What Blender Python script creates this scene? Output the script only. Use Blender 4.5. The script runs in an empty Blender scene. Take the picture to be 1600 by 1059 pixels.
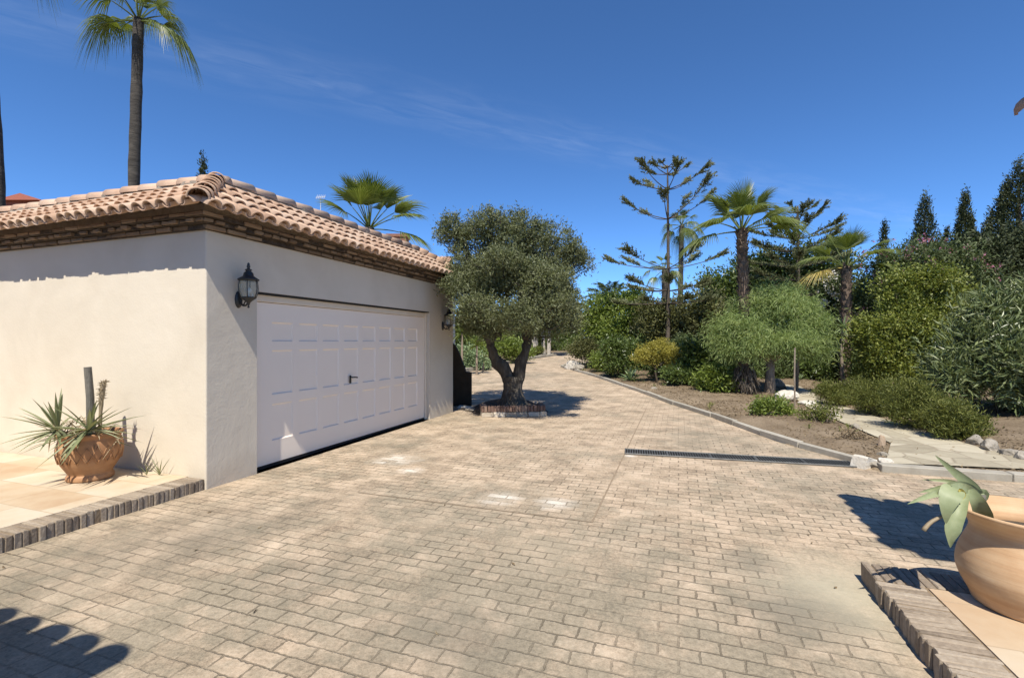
import bpy, math, random
import numpy as np
from mathutils import Vector, Matrix, Quaternion
R = math.radians
S = bpy.context.scene
COL = S.collection
# ------------------------------------------------------------------ camera, sky, sun, exposure
F, HZ, EYE = 738.0, 533.0, 1.6          # focal length and horizon in photo pixels, eye height
cam = bpy.data.cameras.new('camera'); camo = bpy.data.objects.new('camera', cam); COL.objects.link(camo)
camo.location = (0, 0, EYE); camo.rotation_euler = (R(90), 0, 0)
cam.sensor_width = 36; cam.lens = 36 * F / 1600; cam.shift_y = 3.5 / 1600
cam.clip_start = 0.05; cam.clip_end = 3000
S.camera = camo
SUN_EL, SUN_AZ = 57.0, 7.3              # light travels towards azimuth 8 deg right of +Y
W = bpy.data.worlds.new('World'); S.world = W; W.use_nodes = True
nt = W.node_tree; nt.nodes.clear()
def N(tree, typ, **kw):
    n = tree.nodes.new(typ)
    for k, v in kw.items(): setattr(n, k, v)
    return n
def link(t, a, b): t.links.new(a, b)
sky = N(nt, 'ShaderNodeTexSky', sky_type='NISHITA', sun_disc=False, sun_elevation=R(SUN_EL), sun_rotation=R(180 + SUN_AZ),
        altitude=6000, air_density=1.2, dust_density=0.3, ozone_density=6.0)
bg = N(nt, 'ShaderNodeBackground'); bg.inputs[1].default_value = 0.15
wo = N(nt, 'ShaderNodeOutputWorld')
# thin cirrus on a high layer: direction / height gives a position on the cloud layer
tc = N(nt, 'ShaderNodeTexCoord'); sx = N(nt, 'ShaderNodeSeparateXYZ'); link(nt, tc.outputs['Generated'], sx.inputs[0])
def M(tree, op, a, b=None, c=None):
    m = N(tree, 'ShaderNodeMath', operation=op)
    for i, v in enumerate((a, b, c)):
        if v is None: continue
        if isinstance(v, (int, float)): m.inputs[i].default_value = v
        else: link(tree, v, m.inputs[i])
    return m.outputs[0]
zc = M(nt, 'MAXIMUM', sx.outputs[2], 0.02)
lx, ly = M(nt, 'DIVIDE', sx.outputs[0], zc), M(nt, 'DIVIDE', sx.outputs[1], zc)
ca, sa = math.cos(R(27)), math.sin(R(27))
along = M(nt, 'ADD', M(nt, 'MULTIPLY', lx, ca), M(nt, 'MULTIPLY', ly, sa))
across = M(nt, 'SUBTRACT', M(nt, 'MULTIPLY', ly, ca), M(nt, 'MULTIPLY', lx, sa))
cx = N(nt, 'ShaderNodeCombineXYZ'); link(nt, M(nt, 'MULTIPLY', along, 1.6), cx.inputs[0]); link(nt, M(nt, 'MULTIPLY', across, 5.0), cx.inputs[1])
ns = N(nt, 'ShaderNodeTexNoise'); ns.inputs['Scale'].default_value = 2.2; ns.inputs['Detail'].default_value = 9; ns.inputs['Roughness'].default_value = .62
ns.inputs['Distortion'].default_value = .9
link(nt, cx.outputs[0], ns.inputs['Vector'])
band = M(nt, 'SUBTRACT', 1.0, M(nt, 'MULTIPLY', M(nt, 'ABSOLUTE', M(nt, 'SUBTRACT', across, 1.98)), 3.2))
band = M(nt, 'MAXIMUM', band, 0.0)
low = N(nt, 'ShaderNodeTexNoise'); low.inputs['Scale'].default_value = 1.1; low.inputs['Detail'].default_value = 2; link(nt, cx.outputs[0], low.inputs['Vector'])
wisp = M(nt, 'MULTIPLY', M(nt, 'MAXIMUM', M(nt, 'MULTIPLY', M(nt, 'SUBTRACT', ns.outputs[0], .34), 2.2), 0.0), band)
wisp = M(nt, 'MULTIPLY', wisp, M(nt, 'MINIMUM', M(nt, 'MAXIMUM', M(nt, 'MULTIPLY', M(nt, 'SUBTRACT', low.outputs[0], .32), 5), 0.15), 1.0))
mx = N(nt, 'ShaderNodeMix', data_type='RGBA')
link(nt, M(nt, 'MINIMUM', M(nt, 'MULTIPLY', wisp, .065), .07), mx.inputs[0])
hs = N(nt, 'ShaderNodeHueSaturation'); hs.inputs['Saturation'].default_value = 1.11; hs.inputs['Value'].default_value = 1.0
link(nt, sky.outputs[0], hs.inputs['Color'])
link(nt, hs.outputs[0], mx.inputs[6]); mx.inputs[7].default_value = (6, 6.4, 7, 1)
link(nt, mx.outputs[2], bg.inputs[0]); link(nt, bg.outputs[0], wo.inputs[0])
sun = bpy.data.lights.new('sun', 'SUN'); sun.energy = 5.0; sun.angle = R(0.53); sun.color = (1.0, .935, .82)
suno = bpy.data.objects.new('sun', sun); COL.objects.link(suno)
suno.rotation_euler = Vector((math.sin(R(SUN_AZ)) * math.cos(R(SUN_EL)), math.cos(R(SUN_AZ)) * math.cos(R(SUN_EL)), -math.sin(R(SUN_EL)))).to_track_quat('-Z', 'Y').to_euler()
suno.location = (-4, -20, 30)
vs = S.view_settings; vs.view_transform = 'Standard'; vs.look = 'None'; vs.gamma = 1; vs.exposure = 0.55
S.render.engine = 'CYCLES'
S.cycles.use_denoising = True
S.cycles.max_bounces = 6; S.cycles.transparent_max_bounces = 6; S.cycles.diffuse_bounces = 3
# ------------------------------------------------------------------ frames and helpers
UU, NN = np.array([.3323, .9432, 0]), np.array([.9432, -.3323, 0])   # garage front direction, its outward normal
ROT = math.atan2(-.3323, .9432)
def un(u, n, z=0): return UU * u + NN * n + np.array([0, 0, z])
K0, SL, K1 = 12.0, .03, 60.0
def gz(y): return np.clip(y - K0, 0, K1 - K0) * SL                   # the drive climbs gently beyond the tree
def gp(px, py, z=0.0):
    y = EYE * F / max(py - HZ, 1)
    y = (EYE - z) * F / max(py - HZ, 1)
    if y > K0: y = (EYE - z + SL * K0) / ((py - HZ) / F + SL)
    return np.array([(px - 800) / F * y, y, gz(y) + z])
def xat(px, y): return (px - 800) / F * y
def zat(py, y): return EYE + (HZ - py) / F * y
def tag(o, label=None, cat=None, group=None, kind=None):
    for k, v in (('label', label), ('category', cat), ('group', group), ('kind', kind)):
        if v: o[k] = v
    return o
def empty(name, loc, rz=0, label=None, cat=None, group=None):
    o = bpy.data.objects.new(name, None); COL.objects.link(o); o.empty_display_size = .2
    o.location = loc; o.rotation_euler = (0, 0, rz)
    return tag(o, label, cat, group)
class MB:
    def __init__(s): s.v = []; s.f = []; s.n = 0
    def add(s, V, Fc):
        V = np.asarray(V, float).reshape(-1, 3)
        for a in (Fc if isinstance(Fc, list) and len(Fc) and isinstance(Fc[0], np.ndarray) else [np.asarray(Fc, int)] if len(Fc) and len({len(f) for f in Fc}) == 1 else [np.asarray([f], int) for f in Fc]):
            s.f.append(a + s.n)
        s.v.append(V); s.n += len(V)
        return s
    def build(s, name, mat, parent=None, smooth=False, loc=None):
        me = bpy.data.meshes.new(name)
        V = np.concatenate(s.v).astype(np.float32)
        me.vertices.add(len(V)); me.vertices.foreach_set('co', V.ravel())
        idx = np.concatenate([a.ravel() for a in s.f]).astype(np.int32)
        cnt = np.concatenate([np.full(len(a), a.shape[1]) for a in s.f])
        st = np.concatenate([[0], np.cumsum(cnt)[:-1]]).astype(np.int32)
        me.loops.add(len(idx)); me.loops.foreach_set('vertex_index', idx)
        me.polygons.add(len(cnt)); me.polygons.foreach_set('loop_start', st)
        me.update(calc_edges=True); me.validate()
        me.polygons.foreach_set('use_smooth', np.full(len(me.polygons), bool(smooth)))
        if mat: me.materials.append(mat)
        o = bpy.data.objects.new(name, me); COL.objects.link(o)
        if parent: o.parent = parent
        if loc is not None: o.location = loc
        return o
    def box(s, lo, hi, rot=None, jit=0, rng=None):
        lo, hi = np.array(lo, float), np.array(hi, float)
        V = np.array([[lo[0] if i & 1 == 0 else hi[0], lo[1] if i & 2 == 0 else hi[1], lo[2] if i & 4 == 0 else hi[2]] for i in range(8)])
        if jit: V += rng.normal(0, jit, V.shape)
        if rot is not None: V = V @ rot.T
        return s.add(V, [[0, 2, 3, 1], [4, 5, 7, 6], [0, 1, 5, 4], [2, 6, 7, 3], [0, 4, 6, 2], [1, 3, 7, 5]])
    def bbox(s, lo, hi, b=.008, jit=0, rng=None, xf=None):
        """box with chamfered edges (24 vertices)"""
        lo, hi = np.array(lo, float), np.array(hi, float); c = (lo + hi) / 2; h = (hi - lo) / 2
        V = []; key = {}
        for sx_ in (-1, 1):
            for sy_ in (-1, 1):
                for sz_ in (-1, 1):
                    for a in range(3):
                        d = np.array([sx_, sy_, sz_]) * (h - b); d[a] = [sx_, sy_, sz_][a] * h[a]
                        key[(sx_, sy_, sz_, a)] = len(V); V.append(c + d)
        Fq = []; Ft = []
        for a in range(3):
            b1, c1 = (a + 1) % 3, (a + 2) % 3
            for sg in (-1, 1):
                q = []
                for p, r in ((-1, -1), (1, -1), (1, 1), (-1, 1)):
                    k = [0, 0, 0]; k[a] = sg; k[b1] = p; k[c1] = r; q.append(key[(*k, a)])
                Fq.append(q if sg > 0 else q[::-1])
            for p in (-1, 1):
                for r in (-1, 1):
                    k0 = [0, 0, 0]; k0[b1] = p; k0[c1] = r
                    kA = list(k0); kA[a] = -1; kB = list(k0); kB[a] = 1
                    q = [key[(*kA, b1)], key[(*kB, b1)], key[(*kB, c1)], key[(*kA, c1)]]
                    Fq.append(q if p * r < 0 else q[::-1])
        for sx_ in (-1, 1):
            for sy_ in (-1, 1):
                for sz_ in (-1, 1):
                    t = [key[(sx_, sy_, sz_, a)] for a in range(3)]
                    Ft.append(t if sx_ * sy_ * sz_ > 0 else t[::-1])
        V = np.array(V)
        if jit: V = V + rng.normal(0, jit, V.shape)
        if xf is not None: V = xf(V)
        return s.add(V, [np.array(Fq), np.array(Ft)])
    def tube(s, pts, rad, sides=8, cap=True, jit=0, rng=None):
        pts = np.asarray(pts, float); n = len(pts)
        rad = np.full(n, rad) if np.isscalar(rad) else np.asarray(rad, float)
        T = np.gradient(pts, axis=0); T /= np.linalg.norm(T, axis=1)[:, None] + 1e-9
        ref = np.array([1.0, 0.2, 0.05]) if abs(T[0, 2]) > .7 else np.array([0, 0, 1.0])
        th = np.linspace(0, 2 * np.pi, sides, endpoint=False)
        V = []
        for i in range(n):
            a = np.cross(ref, T[i]); a /= np.linalg.norm(a) + 1e-9; b = np.cross(T[i], a)
            r = rad[i] * (1 + (rng.normal(0, jit, sides) if jit else 0))
            V.append(pts[i] + (np.cos(th) * r)[:, None] * a + (np.sin(th) * r)[:, None] * b)
        V = np.concatenate(V); k = np.arange(sides); k2 = (k + 1) % sides; Fq = []
        for i in range(n - 1):
            Fq.append(np.stack([i * sides + k, i * sides + k2, (i + 1) * sides + k2, (i + 1) * sides + k], 1))
        s.add(V, [np.concatenate(Fq)])
        if cap:
            m = s.n - len(V)
            s.f.append(np.array([np.arange(sides)[::-1] + m])); s.f.append(np.array([np.arange(sides) + m + (n - 1) * sides]))
        return s
    def lathe(s, prof, c=(0, 0, 0), seg=40):
        prof = np.array(prof, float); th = np.linspace(0, 2 * np.pi, seg, endpoint=False); n = len(prof)
        V = np.stack([prof[:, :1] * np.cos(th), prof[:, :1] * np.sin(th), np.repeat(prof[:, 1:2], seg, 1)], -1).reshape(-1, 3) + np.array(c)
        k = np.arange(seg); k2 = (k + 1) % seg
        return s.add(V, [np.concatenate([np.stack([i * seg + k, i * seg + k2, (i + 1) * seg + k2, (i + 1) * seg + k], 1) for i in range(n - 1)])])
def smooth_path(ctrl, n):
    c = np.array(ctrl, float); t = np.linspace(0, 1, len(c)); tt = np.linspace(0, 1, n)
    d = len(c) - 1
    out = []
    for x in tt:
        i = min(int(x * d), d - 1); f = x * d - i
        p0, p1, p2, p3 = c[max(i - 1, 0)], c[i], c[i + 1], c[min(i + 2, d)]
        out.append(.5 * (2 * p1 + (p2 - p0) * f + (2 * p0 - 5 * p1 + 4 * p2 - p3) * f * f + (3 * p1 - p0 - 3 * p2 + p3) * f ** 3))
    return np.array(out)
# ------------------------------------------------------------------ materials
def newmat(name):
    m = bpy.data.materials.new(name); m.use_nodes = True; t = m.node_tree
    return m, t, t.nodes['Principled BSDF'], t.nodes['Material Output']
def ramp(t, fac, cols, pos=None):
    r = N(t, 'ShaderNodeValToRGB'); e = r.color_ramp.elements
    while len(e) < len(cols): e.new(.5)
    for i, c in enumerate(cols):
        e[i].position = pos[i] if pos else i / (len(cols) - 1); e[i].color = (*c, 1)
    link(t, fac, r.inputs[0]); return r.outputs[0]
def noise(t, scale, detail=5, rough=.55, vec=None, dist=0):
    n = N(t, 'ShaderNodeTexNoise'); n.inputs['Scale'].default_value = scale; n.inputs['Detail'].default_value = detail
    n.inputs['Roughness'].default_value = rough; n.inputs['Distortion'].default_value = dist
    if vec is None: vec = N(t, 'ShaderNodeTexCoord').outputs['Object']
    link(t, vec, n.inputs['Vector']); return n.outputs[0]
def bump(t, bs, height, strength=.3, dist=.01):
    b = N(t, 'ShaderNodeBump'); b.inputs['Strength'].default_value = strength; b.inputs['Distance'].default_value = dist
    link(t, height, b.inputs['Height']); link(t, b.outputs[0], bs.inputs['Normal']); return b
def mixc(t, fac, a, b, mode='MIX'):
    m = N(t, 'ShaderNodeMix', data_type='RGBA', blend_type=mode)
    for i, v in ((0, fac), (6, a), (7, b)):
        if isinstance(v, (int, float)): m.inputs[i].default_value = v
        elif isinstance(v, tuple): m.inputs[i].default_value = (*v, 1)
        else: link(t, v, m.inputs[i])
    return m.outputs[2]
def island(t): return N(t, 'ShaderNodeNewGeometry').outputs['Random Per Island']
def pm(name, cols, rough=.8, ns=5, isl=0.0, bs=40, bst=.25, bd=.01, spec=.3, metal=0, stretch=None):
    """rough natural surface: ramp driven by noise (and by piece)"""
    m, t, b, _ = newmat(name)
    vec = N(t, 'ShaderNodeTexCoord').outputs['Object']
    if stretch:
        mp = N(t, 'ShaderNodeMapping'); mp.inputs['Scale'].default_value = stretch; link(t, vec, mp.inputs[0]); vec = mp.outputs[0]
    f = noise(t, ns, 7, .6, vec)
    f = M(t, 'MULTIPLY_ADD', M(t, 'SUBTRACT', f, .5), 1.6, .5)
    if isl: f = M(t, 'ADD', M(t, 'MULTIPLY', f, 1 - isl), M(t, 'MULTIPLY', island(t), isl))
    link(t, ramp(t, f, cols), b.inputs['Base Color'])
    b.inputs['Roughness'].default_value = rough; b.inputs['Specular IOR Level'].default_value = spec; b.inputs['Metallic'].default_value = metal
    if bst: bump(t, b, noise(t, bs, 6, .6, vec), bst, bd)
    return m
def leafmat(name, cols, trans=.3, rough=.5, ns=1.2, w=.6, back=None, spec=.35):
    m, t, b, out = newmat(name)
    f = M(t, 'ADD', M(t, 'MULTIPLY', island(t), w), M(t, 'MULTIPLY', noise(t, ns, 3), 1 - w))
    c = ramp(t, f, cols)
    if back: c = mixc(t, N(t, 'ShaderNodeNewGeometry').outputs['Backfacing'], c, back)
    link(t, c, b.inputs['Base Color']); b.inputs['Roughness'].default_value = rough; b.inputs['Specular IOR Level'].default_value = spec
    tr = N(t, 'ShaderNodeBsdfTranslucent'); link(t, mixc(t, 1.0, c, (1.0, 1.0, .45), 'MULTIPLY'), tr.inputs[0])
    ms = N(t, 'ShaderNodeMixShader'); ms.inputs[0].default_value = trans
    link(t, b.outputs[0], ms.inputs[1]); link(t, tr.outputs[0], ms.inputs[2]); link(t, ms.outputs[0], out.inputs[0])
    return m
def drive_mat():
    m, t, b, _ = newmat('stamped_concrete')
    vec = N(t, 'ShaderNodeTexCoord').outputs['Object']
    mp = N(t, 'ShaderNodeMapping'); mp.inputs['Rotation'].default_value = (0, 0, -ROT); link(t, vec, mp.inputs[0])
    wob = N(t, 'ShaderNodeTexNoise'); wob.inputs['Scale'].default_value = 7; wob.inputs['Detail'].default_value = 3; link(t, vec, wob.inputs['Vector'])
    wv = N(t, 'ShaderNodeVectorMath', operation='SUBTRACT'); link(t, wob.outputs['Color'], wv.inputs[0]); wv.inputs[1].default_value = (.5, .5, .5)
    wsc = N(t, 'ShaderNodeVectorMath', operation='SCALE'); link(t, wv.outputs[0], wsc.inputs[0]); wsc.inputs['Scale'].default_value = .022
    ad0 = N(t, 'ShaderNodeVectorMath', operation='ADD'); link(t, mp.outputs[0], ad0.inputs[0]); link(t, wsc.outputs[0], ad0.inputs[1])
    w2 = N(t, 'ShaderNodeTexNoise'); w2.inputs['Scale'].default_value = 38; w2.inputs['Detail'].default_value = 4; w2.inputs['Roughness'].default_value = .65; link(t, vec, w2.inputs['Vector'])
    w2v = N(t, 'ShaderNodeVectorMath', operation='SUBTRACT'); link(t, w2.outputs['Color'], w2v.inputs[0]); w2v.inputs[1].default_value = (.5, .5, .5)
    w2s = N(t, 'ShaderNodeVectorMath', operation='SCALE'); link(t, w2v.outputs[0], w2s.inputs[0]); w2s.inputs['Scale'].default_value = .022
    ad = N(t, 'ShaderNodeVectorMath', operation='ADD'); link(t, ad0.outputs[0], ad.inputs[0]); link(t, w2s.outputs[0], ad.inputs[1])
    br = N(t, 'ShaderNodeTexBrick'); br.offset = .5; br.offset_frequency = 2
    for k, v in (('Scale', 1), ('Brick Width', .208), ('Row Height', .105), ('Mortar Size', .007), ('Mortar Smooth', .5), ('Bias', 0)): br.inputs[k].default_value = v
    br.inputs['Color1'].default_value = (0, 0, 0, 1); br.inputs['Color2'].default_value = (1, 1, 1, 1); br.inputs['Mortar'].default_value = (.5, .5, .5, 1)
    link(t, ad.outputs[0], br.inputs['Vector'])
    perbrick = N(t, 'ShaderNodeSeparateColor'); link(t, br.outputs['Color'], perbrick.inputs[0]); pb = perbrick.outputs[0]
    mid = noise(t, 2.3, 7, .65, vec); fine = M(t, 'ADD', M(t, 'MULTIPLY', noise(t, 34, 8, .7, vec), .6), M(t, 'MULTIPLY', noise(t, 110, 4, .7, vec), .4)); big = noise(t, .42, 4, .55, vec, .6)
    f = M(t, 'ADD', M(t, 'MULTIPLY', mid, 1.2), M(t, 'MULTIPLY', pb, .17)); f = M(t, 'ADD', f, M(t, 'MULTIPLY', M(t, 'SUBTRACT', fine, .5), 1.7)); f = M(t, 'SUBTRACT', f, .24)
    c = ramp(t, f, [(.185, .142, .10), (.335, .26, .182), (.445, .348, .25), (.54, .435, .32)], [.12, .34, .54, .80])
    # grey weathering: large soft patches, stronger towards the camera and beside the patios
    sep = N(t, 'ShaderNodeSeparateXYZ'); link(t, vec, sep.inputs[0])
    near = M(t, 'MULTIPLY', M(t, 'SUBTRACT', 5.2, sep.outputs[1]), .17); near = M(t, 'MINIMUM', M(t, 'MAXIMUM', near, -.14), .36)
    g = M(t, 'ADD', M(t, 'ADD', M(t, 'MULTIPLY', M(t, 'SUBTRACT', big, .5), 2.6), near), M(t, 'MULTIPLY', M(t, 'SUBTRACT', noise(t, 3.1, 8, .72, vec, .4), .5), 2.6))
    g = M(t, 'MINIMUM', M(t, 'MAXIMUM', M(t, 'ADD', g, .22), 0), .72)
    c = mixc(t, g, c, ramp(t, fine, [(.11, .10, .074), (.225, .20, .145), (.335, .295, .215)], [.3, .55, .75]))
    def blob(px, py, rad, soft=.6, sq=1):
        p = gp(px, py); vm = N(t, 'ShaderNodeVectorMath', operation='DISTANCE'); link(t, vec, vm.inputs[0]); vm.inputs[1].default_value = (p[0], p[1], 0)
        d = M(t, 'ADD', vm.outputs['Value'], M(t, 'MULTIPLY', M(t, 'SUBTRACT', mid, .5), rad * 1.6))
        return M(t, 'MINIMUM', M(t, 'MAXIMUM', M(t, 'DIVIDE', M(t, 'SUBTRACT', rad, d), rad * soft), 0), 1)
    # rubbed smooth grey-green patch by the right patio, darker tyre and drip stains
    smooth = blob(1330, 930, .75, .95)
    c = mixc(t, M(t, 'MULTIPLY', smooth, .75), c, (.40, .36, .265))
    for px, py, rad, k in ((330, 830, .95, .45), (90, 900, .9, .28), (1240, 960, .45, .55), (1180, 880, .28, .5), (700, 990, .55, .42), (560, 770, .7, .22), (480, 900, .5, .3), (450, 740, .6, .2), (620, 690, 1.0, .12)):
        c = mixc(t, M(t, 'MULTIPLY', blob(px, py, rad, .9), k), c, (.125, .115, .09))
    c = mixc(t, M(t, 'MULTIPLY', blob(840, 860, .5, .9), .3), c, (.43, .35, .25))
    # mortar lines, worn away in places
    mor = br.outputs['Fac']
    wear = M(t, 'MINIMUM', M(t, 'MAXIMUM', M(t, 'MULTIPLY_ADD', noise(t, 1.1, 8, .7, vec), 5.5, -2.1), .16), 1)
    wear = M(t, 'MULTIPLY', wear, M(t, 'SUBTRACT', 1, M(t, 'MULTIPLY', smooth, .85)))
    mf = M(t, 'MULTIPLY', mor, wear)
    c = mixc(t, M(t, 'MULTIPLY', mf, .74), c, ramp(t, fine, [(.07, .056, .038), (.15, .122, .085)]))
    # white salt bloom on a few bricks
    for px, py, rad in ((618, 718, .36), (782, 779, .27), (868, 786, .24), (985, 712, .1), (640, 735, .2)):
        w = M(t, 'MULTIPLY', blob(px, py, rad, .9), M(t, 'MULTIPLY_ADD', pb, .8, .15))
        w = M(t, 'MULTIPLY', w, M(t, 'SUBTRACT', 1, M(t, 'MULTIPLY', mor, .8)))
        c = mixc(t, M(t, 'MULTIPLY', w, M(t, 'MULTIPLY_ADD', fine, 2.2, -.15)), c, (.64, .61, .54))
    link(t, c, b.inputs['Base Color']); b.inputs['Roughness'].default_value = .82; b.inputs['Specular IOR Level'].default_value = .25
    h = M(t, 'ADD', M(t, 'MULTIPLY', M(t, 'SUBTRACT', 1, mf), .9), M(t, 'MULTIPLY', fine, .45)); h = M(t, 'ADD', h, M(t, 'MULTIPLY', noise(t, 11, 5, .6, vec), .5))
    h = M(t, 'ADD', h, M(t, 'MULTIPLY', pb, .15))
    bump(t, b, h, .75, .011)
    return m
def tile_mat():
    m, t, b, _ = newmat('patio_tile')
    vec = N(t, 'ShaderNodeTexCoord').outputs['Object']
    br = N(t, 'ShaderNodeTexBrick'); br.offset = .5
    for k, v in (('Scale', 1), ('Brick Width', .62), ('Row Height', .42), ('Mortar Size', .006), ('Mortar Smooth', .2)): br.inputs[k].default_value = v
    br.inputs['Color1'].default_value = (0, 0, 0, 1); br.inputs['Color2'].default_value = (1, 1, 1, 1); link(t, vec, br.inputs['Vector'])
    sc = N(t, 'ShaderNodeSeparateColor'); link(t, br.outputs['Color'], sc.inputs[0])
    f = M(t, 'ADD', M(t, 'MULTIPLY', sc.outputs[0], .45), M(t, 'MULTIPLY', noise(t, 2.6, 6, .6, vec), .85)); f = M(t, 'SUBTRACT', f, .12)
    c = ramp(t, f, [(.39, .27, .165), (.45, .345, .23), (.49, .41, .30), (.52, .46, .37)], [.2, .42, .62, .85])
    c = mixc(t, M(t, 'MULTIPLY', br.outputs['Fac'], .6), c, (.36, .28, .19))
    link(t, c, b.inputs['Base Color']); b.inputs['Roughness'].default_value = .7
    bump(t, b, M(t, 'ADD', M(t, 'MULTIPLY', M(t, 'SUBTRACT', 1, br.outputs['Fac']), .8), M(t, 'MULTIPLY', noise(t, 25, 6, .6, vec), .35)), .4, .006)
    return m
def stucco_mat():
    m, t, b, _ = newmat('cream_stucco')
    vec = N(t, 'ShaderNodeTexCoord').outputs['Object']
    big = noise(t, .9, 6, .6, vec, .5); sep = N(t, 'ShaderNodeSeparateXYZ'); link(t, vec, sep.inputs[0])
    c = ramp(t, big, [(.56, .495, .395), (.61, .545, .44), (.645, .58, .475)], [.3, .5, .7])
    lowdirt = M(t, 'MULTIPLY', M(t, 'MAXIMUM', M(t, 'SUBTRACT', M(t, 'MULTIPLY_ADD', noise(t, 3, 6, .65, vec), .55, .02), sep.outputs[2]), 0), 2.0)
    c = mixc(t, M(t, 'MINIMUM', lowdirt, .45), c, (.47, .40, .31))
    link(t, c, b.inputs['Base Color']); b.inputs['Roughness'].default_value = .9; b.inputs['Specular IOR Level'].default_value = .2
    h = M(t, 'ADD', M(t, 'MULTIPLY', noise(t, 4.5, 5, .55, vec), 1.6), M(t, 'MULTIPLY', noise(t, 38, 5, .6, vec), .5))
    bump(t, b, h, .28, .012)
    return m
def flag_mat():
    m, t, b, _ = newmat('flagstone')
    vec = N(t, 'ShaderNodeTexCoord').outputs['Object']
    vo = N(t, 'ShaderNodeTexVoronoi', feature='DISTANCE_TO_EDGE'); vo.inputs['Scale'].default_value = 2.1; link(t, vec, vo.inputs['Vector'])
    vc = N(t, 'ShaderNodeTexVoronoi'); vc.inputs['Scale'].default_value = 2.1; link(t, vec, vc.inputs['Vector'])
    sc = N(t, 'ShaderNodeSeparateColor'); link(t, vc.outputs['Color'], sc.inputs[0])
    f = M(t, 'ADD', M(t, 'MULTIPLY', sc.outputs[0], .5), M(t, 'MULTIPLY', noise(t, 5, 6, .65, vec), .6))
    c = ramp(t, f, [(.25, .215, .15), (.34, .30, .215), (.42, .375, .28)], [.25, .5, .8])
    e = M(t, 'MINIMUM', M(t, 'MULTIPLY', vo.outputs['Distance'], 22), 1)
    c = mixc(t, M(t, 'MULTIPLY', M(t, 'SUBTRACT', 1, e), .65), c, (.22, .175, .12))
    link(t, c, b.inputs['Base Color']); b.inputs['Roughness'].default_value = .85
    bump(t, b, M(t, 'ADD', e, M(t, 'MULTIPLY', noise(t, 14, 6, .6, vec), .8)), .6, .012)
    return m
def door_mat():
    m, t, b, _ = newmat('white_door_paint')
    f = noise(t, 2, 5); link(t, ramp(t, f, [(.83, .72, .60), (.87, .765, .645)]), b.inputs['Base Color'])
    b.inputs['Roughness'].default_value = .45; bump(t, b, noise(t, 55, 4, .5, None), .06, .003); return m
MAT = {}
MAT['drive'] = drive_mat(); MAT['tile'] = tile_mat(); MAT['stucco'] = stucco_mat(); MAT['flag'] = flag_mat(); MAT['door'] = door_mat()
MAT['frame'] = pm('cream_frame_paint', [(.66, .56, .43), (.74, .65, .52)], .5, 3, bst=.05)
MAT['gapshade'] = pm('door_gap_shade', [(.008, .008, .008), (.02, .02, .02)], .7, 8, bst=.1)  # near-black colour painting the shade in the gaps around the door
MAT['rooftile'] = pm('clay_roof_tile', [(.33, .20, .13), (.46, .30, .20), (.55, .39, .275), (.61, .47, .355)], .85, 9, isl=.6, bs=60, bst=.3)
MAT['roofdeck'] = pm('roof_mortar', [(.20, .17, .13), (.36, .31, .25)], .95, 14, bs=40, bst=.8, bd=.02)
MAT['cornbrick'] = pm('cornice_brick', [(.12, .078, .046), (.215, .145, .088), (.31, .225, .145)], .9, 18, isl=.6, bs=50, bst=.6)
MAT['mortar'] = pm('brick_mortar', [(.17, .12, .075), (.26, .20, .13)], .95, 20, bst=.5)
MAT['edgebrick'] = pm('edging_brick', [(.12, .095, .07), (.215, .17, .125), (.30, .245, .185), (.39, .34, .27)], .9, 34, isl=.45, bs=45, bst=.7)
MAT['redbrick'] = pm('red_planter_brick', [(.10, .06, .045), (.19, .12, .09), (.31, .235, .175)], .9, 14, isl=.7, bs=45, bst=.6)
MAT['palebrick'] = pm('pale_planter_block', [(.26, .21, .15), (.46, .40, .31), (.62, .56, .46)], .9, 8, isl=.6, bs=45, bst=.5)
MAT['kerb'] = pm('kerb_concrete', [(.22, .20, .16), (.32, .295, .245), (.42, .39, .33)], .9, 7, isl=.35, bs=60, bst=.4)
def soil_mat():
    m, t, b, _ = newmat('dry_soil')
    vec = N(t, 'ShaderNodeTexCoord').outputs['Object']
    f = M(t, 'ADD', M(t, 'MULTIPLY', noise(t, 1.2, 6, .6, vec), .55), M(t, 'MULTIPLY', noise(t, 30, 8, .75, vec), .5))
    link(t, ramp(t, f, [(.085, .06, .04), (.17, .128, .085), (.25, .195, .135), (.32, .26, .185)], [.3, .47, .6, .78]), b.inputs['Base Color'])
    b.inputs['Roughness'].default_value = .95; b.inputs['Specular IOR Level'].default_value = .1
    bump(t, b, noise(t, 45, 8, .7, vec), .9, .03); return m
MAT['soil'] = soil_mat()
MAT['darksoil'] = pm('dark_earth', [(.03, .022, .016), (.07, .052, .038), (.13, .10, .075)], .95, 14, bs=40, bst=1, bd=.03)
MAT['iron'] = pm('black_iron', [(.012, .013, .013), (.03, .032, .032)], .42, 12, bs=50, bst=.15, spec=.5)
MAT['grate'] = pm('grate_steel', [(.10, .10, .095), (.21, .21, .20)], .5, 15, bst=.2, metal=.6)
MAT['pit_shade'] = pm('drain_pit_shade', [(.006, .006, .006), (.015, .014, .012)], .95, 10)  # near-black colour for the shade below the grate
def glass_mat():
    m, t, b, out = newmat('lantern_glass')
    b.inputs['Base Color'].default_value = (.62, .66, .58, 1); b.inputs['Roughness'].default_value = .12; b.inputs['Transmission Weight'].default_value = .75; b.inputs['IOR'].default_value = 1.25
    b.inputs['Alpha'].default_value = .55; return m
MAT['glass'] = glass_mat()
MAT['bulb'] = pm('bulb_white', [(.75, .74, .68), (.8, .79, .74)], .3, 4, bst=0)
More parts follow.
